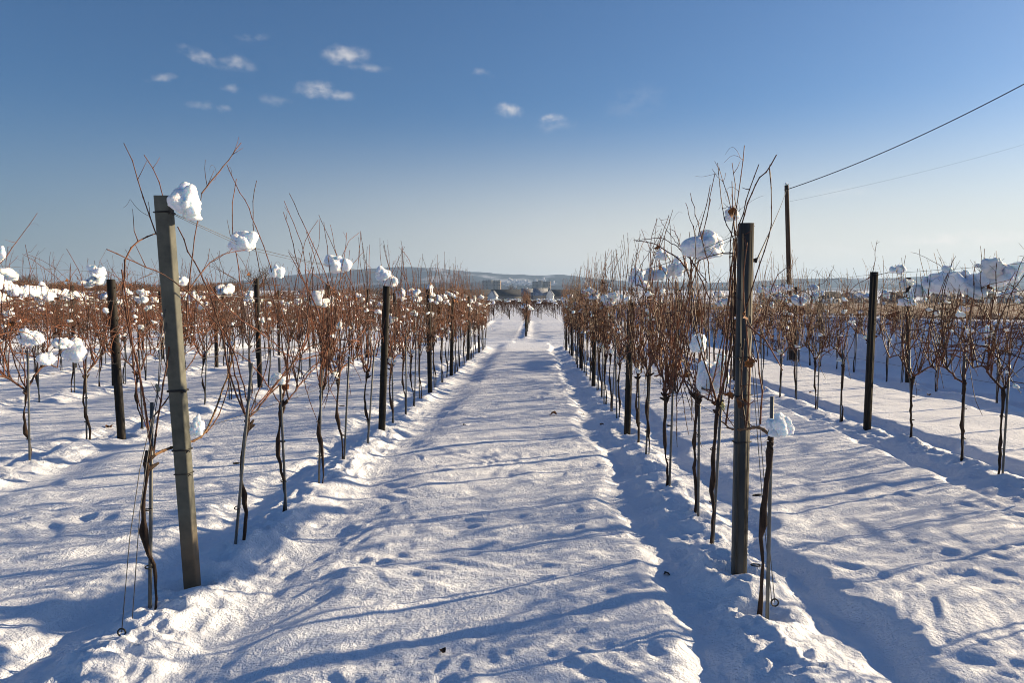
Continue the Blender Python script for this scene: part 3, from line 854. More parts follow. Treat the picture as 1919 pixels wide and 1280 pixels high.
for q, (y, bx) in enumerate(cand):
    z = float(macro(bx, y)) + .06
    rng = far_rng
    x = bx + rng.uniform(-.05, .05)
    if q < room:
        root = link("grape_vine", None, None, (x, y, z))
        root.rotation_euler = (0, 0, rng.choice([0, math.pi])); root.scale = (1.5 if abs(bx + .36) < .1 else 1, 1, rng.uniform(.92, 1.06))
        tag(root, "small leafless vine far off, in the block beyond the crossing track", "vine", "grapevines in the far block")
        v = (DENSE if abs(bx + .36) < .1 and y < 44 else FAR2)[rng.randrange(5)]
        link("trunk", v['trunk'], root); link("canes", v['canes'], root)
        st = link("vine_stake", STK[1], None, (x + .03, y, z))
        tag(st, "thin metal stake far off, in the block beyond the crossing track", "stake", "metal stakes in the far block")
    else:
        ftr.tube([[x, y, z], [x + rng.uniform(-.03, .03), y, z + .75]], .018, 4)
        for _ in range(11 if y < 75 else 7):
            a = rng.uniform(-.5, .5); b_ = rng.gauss(0, .16)
            p0 = np.array([x + rng.uniform(-.06, .06), y + a, z + rng.uniform(.65, .85)])
            p1 = p0 + [rng.uniform(-.08, .08), b_, rng.uniform(.45, .6)]; p2 = p1 + [rng.uniform(-.08, .08), b_, rng.uniform(.25, .5)]
            fmb.tube([p0, p1, p2], np.array([.006, .006, .004]) * (1 if y < 75 else 1.7), 3, False)
    if rng.random() < .8:
        sz = np.array([rng.uniform(.10, .16), rng.uniform(.16, .40), rng.uniform(.07, .13)])
        c = np.array([x, y + rng.uniform(-.2, .2), z + rng.uniform(1.30, 1.52)])
        if q < 60: clumps.append((c, sz, None, 0, 1))
        else:
            P, T = blob(rng, sz, 2 if y < 75 else 1, 6); fsm.raw(P + c, None, T)
    if rng.random() < .5 and y < 75:
        P, T = blob(rng, [.07, .12, .06], 1, 5); fsm.raw(P + [x, y + rng.uniform(-.3, .3), z + rng.uniform(.7, 1.1)], None, T)
# third block: rows run across the view and close it
yy = 62.0
while yy < 400:
    wdt = yy * .80; npc = int(2 * wdt / (.16 + yy * .0035))
    for _ in range(npc):
        x = far_rng.uniform(-wdt, min(wdt, 9.0))
        y = yy + far_rng.uniform(-.15, .15); b_ = far_rng.gauss(0, .2); k_ = 1 + yy / 90
        zc = float(macro(x, y))
        p0 = np.array([x, y, zc + far_rng.uniform(.1, .85)]); p1 = p0 + [b_, far_rng.uniform(-.1, .1), far_rng.uniform(.35, .55)]; p2 = p1 + [b_, far_rng.uniform(-.1, .1), far_rng.uniform(.2, .5)]
        fmb.tube([p0, p1, p2], np.array([.007, .007, .004]) * k_, 3, False)
    x = -wdt
    while x < min(wdt, 9):
        zc = float(macro(x, yy))
        ftr.tube([[x, yy, zc], [x, yy, zc + .8]], .02 + yy * .0001, 3, False)
        if far_rng.random() < .6:
            P, T = blob(far_rng, [far_rng.uniform(.15, .45), .15, .12], 1, 4); fsm.raw(P + [x, yy, zc + far_rng.uniform(1.35, 1.6)], None, T)
        x += .95 + yy * .006
    yy += 2.4 + (yy - 60) * .035
o = fmb.build("distant_vine_canes", M['cane_far']); tag(o, "reddish brown mass of far vine canes stretching towards the town", "vines", kind="stuff")
o = ftr.build("distant_vine_trunks", M['trunk']); tag(o, "dark trunks of the far vines stretching towards the town", "vines", kind="stuff")

# ------------------------------------------------------------------ snow lumps on the vines
def clump_thing(pos, size, label, sub, seed, lumps=10, group="snow lumps caught in the vines", rot=0.0):
    P, T = blob(random.Random(seed), size, sub, lumps)
    o = link("snow_clump", mesh_from("snow_clump", P, None, T, [M['clump']]), None, tuple(pos))
    o.rotation_euler = (0, 0, rot)
    return tag(o, label, "snow lump", group)
# traced ones: photo px box -> row plane
HC = [(-1.81, 352, 385, 64, 72, "big white snow lump on the canes beside the top of the leaning end post", .08),
      (-1.81, 456, 450, 54, 54, "ragged snow lump spiked on upright canes, next right of the leaning post", 0),
      (-1.81, 632, 495, 52, 46, "snow lump on the top wire above the fifth vine of the left row", 0),
      (-1.81, 369, 802, 28, 42, "small upright snow lump at the elbow of the bent arm by the leaning post", 0.1),
      (-1.81, 520, 512, 30, 32, "small snow lump on a cane tip between the two larger left row lumps", 0),
      (-1.81, 716, 516, 30, 30, "snow cap on the head of the second post in the left row", 0),
      (-1.81, 520, 712, 28, 30, "small snow lump in the head of the third vine of the left row", 0),
      (-1.81, 712, 657, 22, 16, "small round snow lump low on the second post of the left row", -.06),
      (1.13, 1312, 462, 94, 62, "largest dome of snow on the canes left of the right end post", 0),
      (1.13, 1370, 403, 34, 34, "small snow lump high among the shoots above the right end post", 0),
      (1.13, 1242, 480, 34, 24, "oval snow lump on the left tip of the dome's cane", 0),
      (1.13, 1272, 505, 36, 40, "knobbly snow lump hanging below the large dome", 0),
      (1.13, 1200, 524, 48, 48, "broad snow lump left of the dome over the fifth right vine", 0),
      (1.13, 1310, 646, 34, 46, "upright wedge of snow packed among canes below the dome", 0),
      (1.13, 1332, 712, 62, 78, "tall mass of snow packed in the canes above the second right vine's head", 0),
      (1.13, 1352, 690, 26, 50, "narrow strip of snow stuck beside the tall packed mass", .05),
      (1.13, 1462, 802, 54, 46, "snow lump on the front vine stump beside the bare right stake", 0.0),
      (4.15, 1700, 566, 34, 22, "flat oval snow lump just right of the second row post at right", 0),
      (4.15, 1682, 506, 26, 22, "small round snow lump above and right of the second row post at right", 0),
      (4.15, 1853, 625, 24, 24, "round snow lump on a trunk head under the long snow slab", 0),
      (7.17, 1232, 560, 20, 18, "small snow lump seen through the right row canes", 0),
      (-4.87, 182, 508, 34, 26, "snow lump beside the top of the second row post at far left", 0),
      (-4.87, 0, 480, 20, 32, "snow lump cut by the left picture edge high on a cane", 0),
      (-4.87, 55, 634, 48, 44, "large pointed snow lump low on an arm near the left edge", 0),
      (-4.87, 88, 673, 34, 36, "rounded snow lump right below the large pointed one near the left edge", 0.05),
      (-4.87, 140, 662, 46, 46, "snow lump draped on a vine head left of the second row post", 0),
      (-4.87, 118, 645, 34, 26, "flat snow lump between two larger ones low near the left edge", 0),
      ]
hi_n = 0
for q, (X_, px, py, w_, h_, lab, off) in enumerate(HC):
    c = on_plane(px, py, X_ + off); d = c[1]
    sw = w_ / F_PX * d / 2; sh = h_ / F_PX * d / 2
    clump_thing(c, (sw * 1.02, sw * 1.15, sh * 1.25), lab, 5 if w_ > 45 else 4, 900 + q, 16, rot=0)
for q, (y_, dz_, sx_) in enumerate(((34.3, 1.46, .30), (35.3, 1.38, .26), (36.4, 1.44, .28))):
    clump_thing((-0.36 + .1 * (q % 2), y_, float(macro(-.36, y_)) + dz_), (sx_, .35, .17), "%s snow lump on the lone middle row beyond the track" % ("front", "second", "third")[q], 3, 980 + q, 10)
# the long slab on the second row at the right, one welded mass of overlapping lumps
def slab(pa, pb, hw, label, seed, n=7):
    rng = random.Random(seed); pa, pb = np.array(pa), np.array(pb); c0 = (pa + pb) / 2; mb = MB()
    for q in range(n):
        t = q / (n - 1); c = pa * (1 - t) + pb * t - c0 + [rng.uniform(-.02, .02), rng.uniform(-.05, .05), rng.uniform(-.05, .05)]; hw_ = hw; hw = hw_ * rng.choice([.65, .85, 1, 1.15])
        L = np.linalg.norm(pb - pa) / n
        P, T = blob(rng, (hw * rng.uniform(.6, .75), L * 1.25, hw * rng.uniform(.8, 1.15)), 4, 12)
        mb.raw(P + c, None, T); hw = hw_
    o = mb.build("snow_slab", M['clump'], None, tuple(c0))
    rm = o.modifiers.new("weld", 'REMESH'); rm.mode = 'VOXEL'; rm.voxel_size = 0.011; rm.use_smooth_shade = True
    sm = o.modifiers.new("smooth", 'SMOOTH'); sm.iterations = 1
    return tag(o, label, "snow slab", "snow lumps caught in the vines")
slab(on_plane(1722, 548, 4.24), on_plane(1888, 520, 4.24), .17, "long thick slab of snow lying on the canes of the second row at right", 31, 8)
slab(on_plane(1745, 524, 4.26), on_plane(1890, 508, 4.26), .10, "upper ridge of snow lying on the long slab at right", 32, 6)
slab(on_plane(5, 535, -7.93), on_plane(95, 552, -7.93), .16, "long snow bank on the canes at the left edge", 33, 7)
slab(on_plane(60, 545, -10.98), on_plane(150, 556, -10.98), .17, "lower long snow bank on the canes near the left edge", 34, 7)
slab(on_plane(1425, 545, 7.17), on_plane(1475, 540, 7.17), .15, "snow bank on the canes just right of the right end post", 35, 5)
slab(on_plane(1480, 560, 7.17), on_plane(1512, 558, 7.17), .13, "snow bank on the canes at the foot of the tall pole", 36, 4)

cl = []
for v in vine_objs:
    rng = random.Random(int(v['y'] * 1000) + int(abs(v['x']) * 77))
    base = np.array([v['x'], v['y'], v['z']])
    hero = abs(v['row']) < 2 and v['vi'] < 3
    if hero: continue
    sid = "left" if v['row'] < 0 else "right"
    P = v['paths']
    far = v['y'] > 11
    # top lump: sits across the cane tips on the top wire
    if rng.random() < (.92 if v['row'] < 0 else .80) * (1 if far else .8):
        k = P[rng.randrange(len(P))]; zt = rng.uniform(1.56, 1.84)
        s = rng.uniform(.06, .135)
        cl.append((base + [rng.uniform(-.05, .05), rng.uniform(-.25, .25), zt], (s * 1.0, s * rng.uniform(1.2, 2.3), s * rng.uniform(.7, 1.15)), v, 'top'))
    for _ in range(1 if rng.random() < .7 else 0):
        k = P[rng.randrange(len(P))]; c = k[len(k) // 2]
        s = rng.uniform(.022, .055)
        cl.append((base + c, (s, s * rng.uniform(.9, 1.5), s * rng.uniform(.8, 1.3)), v, 'middle'))
    if rng.random() < .5:
        s = rng.uniform(.04, .085)
        cl.append((base + v['head'] + [0, rng.uniform(-.12, .12), .05], (s, s * rng.uniform(1, 1.5), s * .8), v, 'low'))
    if v['y'] > 8 and rng.random() < .7:
        s = rng.uniform(.05, .10)
        cl.append((base + [rng.uniform(-.07, .07), rng.uniform(-.35, .35), rng.uniform(1.32, 1.68)], (s, s * rng.uniform(1, 1.6), s * rng.uniform(.8, 1.2)), v, 'upper'))
# crumbs of snow all through the canopies
for v in vine_objs:
    if not v['seen'] or v['y'] < 6.5: continue
    rng = random.Random(int(v['y'] * 700) + int(abs(v['x']) * 31)); base = np.array([v['x'], v['y'], v['z']])
    for _ in range(rng.randint(3, 6)):
        k = v['paths'][rng.randrange(len(v['paths']))]; c = k[rng.randrange(len(k) // 3, len(k))]
        if c[2] > 1.85: continue
        s_ = rng.uniform(.018, .05) * (1.35 if c[2] > 1.3 else 1)
        P, T = blob(rng, (s_, s_ * rng.uniform(1, 1.9), s_ * rng.uniform(.7, 1.2)), 2, 6); fsm.raw(P + base + c, None, T)
cl = [c for c in cl if c[2]['seen']]
cl.sort(key=lambda c: -max(c[1]) / c[0][1])
BL = {}
for sz in range(10):
    P, T = blob(random.Random(700 + sz), (1, 1, 1), 4, 12); BL[(4, sz)] = mesh_from("snow_clump", P, None, T, [M['clump']])
    P, T = blob(random.Random(700 + sz), (1, 1, 1), 3, 12); BL[(3, sz)] = mesh_from("snow_clump", P, None, T, [M['clump']])
ADJ = {'top': "snow lump on the topmost canes of the ", 'middle': "small snow lump halfway up the canes of the ", 'low': "snow lump low on the head of the ",
       'upper': "snow lump just under the canopy top of the "}
WH = {'top': "on the canopy top", 'middle': "halfway up the canes", 'low': "low on the trunk heads", 'upper': "just below the canopy top"}
for q, (p, s, v, wh) in enumerate(cl):
    rng = random.Random(q + 4000)
    if q < 215:
        me = BL[(4 if v['y'] < 12 else 3, rng.randrange(10))]
        o = link("snow_clump", me, None, tuple(p)); o.scale = s; o.rotation_euler = (rng.uniform(-.3, .3), rng.uniform(-.3, .3), rng.choice([0, math.pi]) + rng.uniform(-.2, .2))
        if v['y'] <= 17: lab = ADJ[wh] + ORD[v['vis']] + " vine of the " + ROWNAME[v['row']]
        else: lab = "snow lump %s in the far half of the %s" % (WH[wh], ROWNAME[v['row']])
        tag(o, lab, "snow lump", "snow lumps caught in the vines")
    else:
        P, T = blob(rng, s, 2, 7); fsm.raw(P + p, None, T)
for (c, sz, _, _, _) in clumps:
    rng = random.Random(int(c[1] * 100))
    o = link("snow_clump", BL[(3, rng.randrange(10))], None, tuple(c)); o.scale = sz
    tag(o, "snow lump on a vine in the block beyond the crossing track", "snow lump", "snow lumps in the far block")
o = fsm.build("snow_on_far_vines", M['clump']); tag(o, "countless small snow lumps on the farther vines", "snow", kind="stuff")

# ------------------------------------------------------------------ posts
def c_profile(h, w, d, t):
    """folded steel profile, open at one side, extruded up"""
    prof = [(-w, -d), (-w, d), (-w * .55, d), (-w * .55, d - t), (-w + t, d - t), (-w + t, -d + t), (w - t, -d + t), (w - t, d - t), (w * .55, d - t), (w * .55, d), (w, d), (w, -d)]
    n = len(prof); V = [(x, y, -.3) for x, y in prof] + [(x, y, h) for x, y in prof]
    Q = [[a, (a + 1) % n, n + (a + 1) % n, n + a] for a in range(n)]
    capq = [[0, 5, 4, 1], [1, 4, 3, 2], [0, 11, 6, 5], [6, 11, 10, 7], [7, 10, 9, 8]]
    Q += [[n + a for a in q][::-1] for q in capq]
    mb = MB(); mb.raw(V, Q)
    for q in (-.78, -.62, .70): mb.box((w * q, -d - .0012, h / 2), (.0022, .0018, h / 2 - .003))
    return mb
HOOK = {}
for k_ in ('darkpost', 'steel'):
    mb = MB(); mb.box((0, 0, 0), (.006, .010, .007)); HOOK[k_] = mb.mesh("wire_hook", [M[k_]], False)
def post(x, y, h, lab, matn, w=.034, d=.028, lean=(0, 0), rz=0, hooks=True):
    z = gz(x, y)
    root = link("trellis_post", None, None, (x, y, z)); root.rotation_euler = (lean[0], lean[1], rz)
    tag(root, lab, "post", "upright posts of the trellis rows")
    o = c_profile(h, w, d, .004).build("post_body", M[matn], root, smooth=False)
    if hooks and y < 10:
        for k_ in range(6):
            for sg in (-1, 1):
                link("wire_hook", HOOK[matn], root, (sg * (w + .004), 0, h - .1 - k_ * .19))
    return root
# leaning square end post at the left
pb = np.array([-1.855, 3.89]); zb = gz(*pb)
top = on_plane(306, 366, -1.84)
base = np.array([pb[0], pb[1], zb])
axis_ = top - base; Lp = np.linalg.norm(axis_)
root = link("end_post", None, None, tuple(base))
root.rotation_euler = Vector(axis_).to_track_quat('Z', 'Y').to_euler()
rzq = Matrix.Rotation(math.radians(0), 3, 'Z')
root.rotation_mode = 'QUATERNION'
qz = Vector(axis_).normalized().rotation_difference(Vector((0, 0, 1))).inverted()
from mathutils import Quaternion
root.rotation_quaternion = qz @ Quaternion((0, 0, 1), math.radians(3))
tag(root, "tall square grey-green concrete end post leaning left at the front of the left row", "post")
w = .036
mb = MB(); n_ = 24
ring = []
prof = []
for (cx, cy) in ((-1, -1), (1, -1), (1, 1), (-1, 1)):
    for k_ in range(3):
        a = {(-1, -1): 180, (1, -1): 270, (1, 1): 0, (-1, 1): 90}[(cx, cy)] + k_ * 45
        prof.append((cx * (w - .009) + .009 * math.cos(math.radians(a)), cy * (w - .009) + .009 * math.sin(math.radians(a))))
V = []
levels = [-.3] + list(np.linspace(0, Lp - .002, n_)) + [Lp, Lp, Lp - .03]
for li, zz in enumerate(levels):
    s_ = 1.0 if li < len(levels) - 2 else .80
    if li == len(levels) - 3: s_ = .97
    V += [(x * s_, y * s_, zz) for x, y in prof]
k_ = 12; nl = len(levels)
Q = [[a * k_ + b_, a * k_ + (b_ + 1) % k_, (a + 1) * k_ + (b_ + 1) % k_, (a + 1) * k_ + b_] for a in range(nl - 1) for b_ in range(k_)]
V.append((0, 0, Lp - .035)); T = [[(nl - 1) * k_ + b_, (nl - 1) * k_ + (b_ + 1) % k_, len(V) - 1] for b_ in range(k_)]
mb.raw(V, Q, T)
m, n, l, b = mat("end_post_concrete")
tc = n.new("ShaderNodeTexCoord"); sep = n.new("ShaderNodeSeparateXYZ"); l.new(tc.outputs["Object"], sep.inputs[0])
t1 = n.new("ShaderNodeTexNoise"); t1.inputs["Scale"].default_value = 7; t1.inputs["Detail"].default_value = 10; t1.inputs["Roughness"].default_value = .65; l.new(tc.outputs["Object"], t1.inputs[0])
cr = n.new("ShaderNodeValToRGB"); e = cr.color_ramp.elements
e[0].position = .35; e[0].color = (.052, .056, .048, 1); e[1].position = .7; e[1].color = (.125, .128, .104, 1)
l.new(t1.outputs[0], cr.inputs[0])
mr = n.new("ShaderNodeMapRange"); mr.inputs[1].default_value = .50; mr.inputs[2].default_value = .12; l.new(sep.outputs[2], mr.inputs[0])
ad = n.new("ShaderNodeMath"); ad.operation = 'MULTIPLY'; l.new(mr.outputs[0], ad.inputs[0]); l.new(t1.outputs[0], ad.inputs[1])
mx = n.new("ShaderNodeMix"); mx.data_type = 'RGBA'; l.new(ad.outputs[0], mx.inputs[0]); l.new(cr.outputs[0], mx.inputs[6]); mx.inputs[7].default_value = (.22, .12, .045, 1)
l.new(mx.outputs[2], b.inputs["Base Color"]); b.inputs["Roughness"].default_value = .8
bp = n.new("ShaderNodeBump"); bp.inputs["Strength"].default_value = .35; bp.inputs["Distance"].default_value = .004; l.new(t1.outputs[0], bp.inputs["Height"]); l.new(bp.outputs[0], b.inputs["Normal"])
mb.build("post_body", m, root, smooth=False)
for zz, rr_ in ((Lp - .09, .004), (Lp - 1.0, .006), (Lp - 1.32, .0045), (Lp - 1.45, .003)):
    mbt = MB(); a = np.linspace(0, 2 * math.pi, 5)[:-1] + math.pi / 4
    s_ = w * 1.46
    pts = [(s_ * math.cos(q), s_ * math.sin(q), zz + .004 * i_) for i_, q in enumerate(a)]
    pts.append(pts[0])
    P = []
    for a_, b_ in zip(pts[:-1], pts[1:]):
        for t in (0, .5): P.append(tuple(np.array(a_) * (1 - t) + np.array(b_) * t))
    P.append(pts[0]); mbt.tube(P, rr_, 5)
    mbt.tube([(s_ * .7, -s_ * .7, zz), (s_ * .9, -s_ * .8, zz + .012), (s_ * 1.0, -s_ * .65, zz + .004)], rr_, 5)
    mbt.build("wire_band", M['rubber'], root)
LPOST_TOP = top
# right end post: ribbed steel
pr = np.array([1.15, 4.08]); zr = gz(*pr)
ptop = on_plane(1393, 420, 1.15)
root = post(pr[0], pr[1], ptop[2] - zr, "tall upright grey steel end post at the front of the right row", 'steel', w=.036, d=.030, lean=(0, 0), rz=0, hooks=False)
mb = MB()
mb.tube([(.036, 0, ptop[2] - zr - .20), (.058, 0, ptop[2] - zr - .20)], .010, 10)
mb.tube([(.056, 0, ptop[2] - zr - .20), (.062, 0, ptop[2] - zr - .20)], .014, 10)
mb.build("wire_knob", M['rubber'], root)
for zz in (1.26, 1.05, .79):
    mb = MB(); w2 = .042
    mb.tube([(-w2, -.038, zz), (w2, -.038, zz + .01), (w2, .038, zz), (-w2, .038, zz), (-w2, -.038, zz)], .0035, 5)
    mb.build("wire_band", M['rubber'], root)
RP_KNOB = np.array([pr[0] + .062, pr[1], ptop[2] - .20])
for x0 in LROWS + RROWS:
    rr = random.Random(int(abs(x0) * 31))
    cnt = 0
    for pi_, y in enumerate(post_ys(x0)):
        if pi_ == 0 and abs(x0) < 2: cnt += 1; continue
        x = x0 + rr.uniform(-.02, .02)
        z = gz(x, y); seen = in_view(x, y, z, z + 1.9, 20)
        if not seen and x0 < 0: continue
        cnt += seen
        h = (1.74 if x0 == -1.81 else 1.67 if x0 == 1.13 else 1.98) + rr.uniform(-.04, .04)
        lean = (rr.uniform(-.03, .03), rr.uniform(-.025, .025))
        if (x0, pi_) == (-1.81, 1): lean = (0, .045)
        if (x0, pi_) == (-4.87, 1): lean = (0, -.035)
        if (x0, pi_) == (4.15, 1): lean = (0, .015)
        lab = "dark upright trellis post, %s from the camera in the %s" % (ORD[max(1, cnt)], ROWNAME[x0]) if seen else "trellis post just beyond the right edge in the %s" % ROWNAME[x0]
        post(x, y, h, lab, 'darkpost', w=.036, d=.030, lean=lean)
rr = random.Random(9)
nb = 0
for bx in BLK2:
    for pi_, y in enumerate((34.1, 38.6, 43.1)):
        z = float(macro(bx, y)) + .05
        if bx < 9.5 and in_view(bx, y, z, z + 1.8, 10):
            root = link("trellis_post", None, None, (bx, y, z)); root.rotation_euler = (rr.uniform(-.03, .03), rr.uniform(-.03, .03), 0)
            if abs(bx + .36) < .1 and pi_ == 0: tag(root, "dark post heading the lone middle row beyond the track, at the path's far end", "post")
            else: tag(root, "small dark post far off in the block beyond the crossing track", "post", "posts in the far block")
            c_profile(1.7, .032, .028, .004).build("post_body", M['darkpost'], root, smooth=False)

# ------------------------------------------------------------------ trellis wires
for x0 in LROWS[:6] + RROWS:
    rr = random.Random(int(abs(x0) * 91))
    ys = [y for y in post_ys(x0)]
    y_first = ys[0]
    for wi, h in enumerate((.74, 1.12, 1.47, 1.80)):
        P = []
        for a in range(len(ys) - 1):
            for t in np.linspace(0, 1, 7)[:-1]:
                y = ys[a] * (1 - t) + ys[a + 1] * t
                P.append((x0 + .012 * (-1) ** wi, y, float(macro(x0, y)) + .10 + h - .03 * math.sin(t * math.pi)))
        P.append((x0, ys[-1], float(macro(x0, ys[-1])) + .10 + h))
        mb = MB(); P = np.array(P)
        if x0 == -1.81 and wi == 3: P[0] = LPOST_TOP - np.array([-.03, 0, .08])
        c0 = P.mean(axis=0)
        mb.tube(P - c0, .0018, 4)
        if wi == 3 and abs(x0) < 2:      # the top wire is twisted double
            mb.tube(P - c0 + np.array([[0.012 * math.cos(q), 0, -.012 - .008 * math.sin(q * 1.3)] for q in range(len(P))]), .0014, 4)
        o = mb.build("trellis_wire", M['wire'], None, tuple(c0))
        tag(o, "thin %s trellis wire strung along the %s" % (("lowest", "second lowest", "third", "topmost")[wi], ROWNAME[x0]), "wire", "wires of the trellis rows")

# guy wires with anchors at the two front ends
def guy(name, lines, label, knob=None):
    o0 = np.array(lines[0][0]); root = link(name, None, None, tuple(o0)); tag(root, label, "guy wire")
    for ln in lines:
        mb = MB(); mb.tube(np.array(ln) - o0, .0022, 5); mb.build("wire", M['wire'], root)
    mb = MB(); a = np.linspace(0, 2 * math.pi, 10)
    mb.tube(np.stack([.018 * np.cos(a), 0 * a, .018 * np.sin(a)], -1), .004, 5); mb.build("anchor_ring", M['rubber'], root)
    if knob is not None:
        P, T = blob(random.Random(3), (.014, .022, .034), 3, 6); mb = MB(); mb.raw(P + knob - o0, None, T); mb.build("tensioner", M['concrete'], root)
XL = -1.86
L = lambda *p: [on_plane(a, b_, XL) for a, b_ in p]
kn = on_plane(296, 728, XL)
guy("guy_wire", [L((228, 1186), (243, 1010), (262, 880), (285, 780), (296, 730)), L((248, 1160), (262, 960), (276, 860), (290, 780), (297, 730)),
                 L((297, 728), (305, 650), (318, 560)), L((296, 728), (300, 650), (312, 560))],
    "pair of thin guy wires from the snow up to the leaning end post", kn)
XR = 1.17
R_ = lambda *p: [on_plane(a, b_, XR) for a, b_ in p]
guy("guy_wire", [R_((1452, 1130), (1440, 1000), (1428, 850), (1416, 700), (1406, 590)), R_((1447, 1135), (1434, 1000), (1422, 850), (1411, 700), (1404, 590))],
    "pair of thin guy wires from the snow up to the right end post")
# straw-yellow ties on a few arms
for (X_, px, py, lab) in ((-1.81, 533, 722, "pale yellow withered bunch on the third vine's head in the left row"), (1.13, 1355, 762, "yellow twig tie on the head of the vine behind the right end post"),
                          (-1.81, 600, 705, "pale yellow twig tie on the fourth vine's arm in the left row")):
    c = on_plane(px, py, X_ - .02); rng = random.Random(px); mb = MB()
    for _ in range(9):
        d = np.array([rng.uniform(-.4, .4), rng.uniform(-1, 1), rng.uniform(-.8, .8)]) * .03
        mb.tube([-d, d * .1 + [0, 0, .01], d], [.003, .004, .002], 5)
    tag(mb.build("twig_tie", M['tie'], None, tuple(c)), lab, "tie")

# ------------------------------------------------------------------ tall pole and cables
pb = at_depth(1483, 672, 21.5); pt = at_depth(1474, 347, 21.2)
pz = gz(pb[0], 21.5)
root = link("wooden_pole", None, None, (pb[0], 21.5, pz)); tag(root, "tall dark round wooden pole with a snow cap rising behind the right rows", "pole")
mb = MB(); n_ = 14; tvals = np.linspace(0, 1, n_); P = np.outer(1 - tvals, [0, 0, 0]) + np.outer(tvals, pt - np.array([pb[0], 21.5, pz]))
P = np.vstack([[0, 0, -.4], P]); mb.tube(P, np.concatenate([[.078], np.linspace(.078, .056, n_)]), 14); mb.build("shaft", M['pole'], root)
tp = P[-1]
V_, T_ = blob(random.Random(8), (.075, .075, .07), 3, 8); mb = MB(); mb.raw(V_ + tp + [0, 0, .02], None, T_); mb.build("snow_cap", M['clump'], root)
mb = MB(); a = np.linspace(0, 2 * math.pi, 12); mb.tube(np.stack([.062 * np.cos(a), .062 * np.sin(a), 0 * a], -1) + tp - [0, 0, .12], .008, 5); mb.build("wire_band", M['rubber'], root)
ptw = np.array([pb[0], 21.5, pz]) + tp - [0, 0, .12]
def cable(a, b_, sag, r, lab):
    a = np.array(a, float); b_ = np.array(b_, float); t = np.linspace(0, 1, 40)
    P = np.outer(1 - t, a) + np.outer(t, b_); P[:, 2] -= sag * 4 * t * (1 - t)
    c0 = P[0].copy(); mb = MB(); mb.tube(P - c0, r, 6)
    tag(mb.build("cable", M['rubber'], None, tuple(c0)), lab, "cable")
e1 = at_depth(2500, -190, 13.0)
cable(ptw, e1, .45, .011, "dark sagging cable from the pole top up to the right picture edge")
cable(RP_KNOB, ptw, .05, .0045, "thin wire from the knob on the right end post up to the pole top")
e2 = at_depth(2400, 95, 30.0)
cable(ptw - [0, 0, .35], e2, .5, .0022, "very faint thin wire running from the pole to the right edge below the dark cable")

# ------------------------------------------------------------------ litter on the snow
for q, (px, py, s, lab) in enumerate(((1037, 778, .060, "brown fallen leaf lying in the middle of the snowy path"), (1092, 778, .022, "small dark leaf scrap near the right edge of the path"),
                       (1128, 797, .035, "curled dark leaf below the right row's second post"), (870, 798, .022, "small dark crumb on the left part of the path"),
                       (1250, 1078, .022, "short dark twig on the trodden snow before the right end post"), (829, 1222, .018, "tiny dark bud scale on the path near the bottom edge"),
                       (1740, 741, .04, "brown leaf on the snow beside the third right row"), (1520, 737, .035, "reddish leaf on the snow near the second right row"),
                       (205, 800, .05, "curled brown leaf at the foot of the second row post at left"))):
    v = ray(px, py); t = 1.0
    for _ in range(40):
        t += ((CAM_Z + v.z * t) - gz(v.x * t, v.y * t)) / max(.05, -v.z) * .7
    rng = random.Random(q + 60); mb = MB(); leaf_mesh(mb, rng, (0, 0, 0), s, False)
    tag(mb.build("fallen_leaf", M['leaf'] if s > .03 else M['trunk'], None, (v.x * t, v.y * t, gz(v.x * t, v.y * t) + s * .45), smooth=False), lab, "leaf")

# ------------------------------------------------------------------ background trees and shrubs
def grow(mb, rng, p, d, L, r, lvl, tw):
    n = 4; P = [np.array(p, float)]; dd = np.array(d, float)
    for _ in range(n):
        dd = dd + np.array([rng.gauss(0, .12), rng.gauss(0, .12), rng.gauss(.03, .06)]); dd /= np.linalg.norm(dd); P.append(P[-1] + dd * L / n)
    (mb if lvl > 0 else mb).tube(P, np.linspace(r, r * .62, n + 1), 5 if lvl < 2 else 3, False)
    if lvl >= tw: return
    for _ in range(rng.choice([3, 4, 5])):
        q = P[rng.randrange(2, n + 1)]; e_ = dd + np.array([rng.gauss(0, .6), rng.gauss(0, .6), rng.gauss(.1, .35)]); e_ /= np.linalg.norm(e_)
        grow(mb, rng, q, e_, L * rng.uniform(.55, .8), max(r * .5, .012), lvl + 1, tw)
def bare_tree(h, seed, depth=4, thick=1.0):
    rng = random.Random(seed); tr, cr_ = MB(), MB()
    tr.tube([(0, 0, -.4), (.02 * h, 0, h * .12), (0, .02 * h, h * .3)], np.array([.03, .024, .02]) * h * thick, 8)
    for _ in range(6):
        a = rng.uniform(0, 6.28); s_ = rng.uniform(.25, .9)
        grow(cr_, rng, (0, .02 * h, h * rng.uniform(.2, .3)), (math.cos(a) * s_, math.sin(a) * s_, 1), h * .30, .013 * h * thick, 1, depth)
    return tr.mesh("trunk", [M['twig']]), cr_.mesh("crown", [M['twig']])
TREES = [bare_tree(7, 40 + s_) for s_ in range(3)]
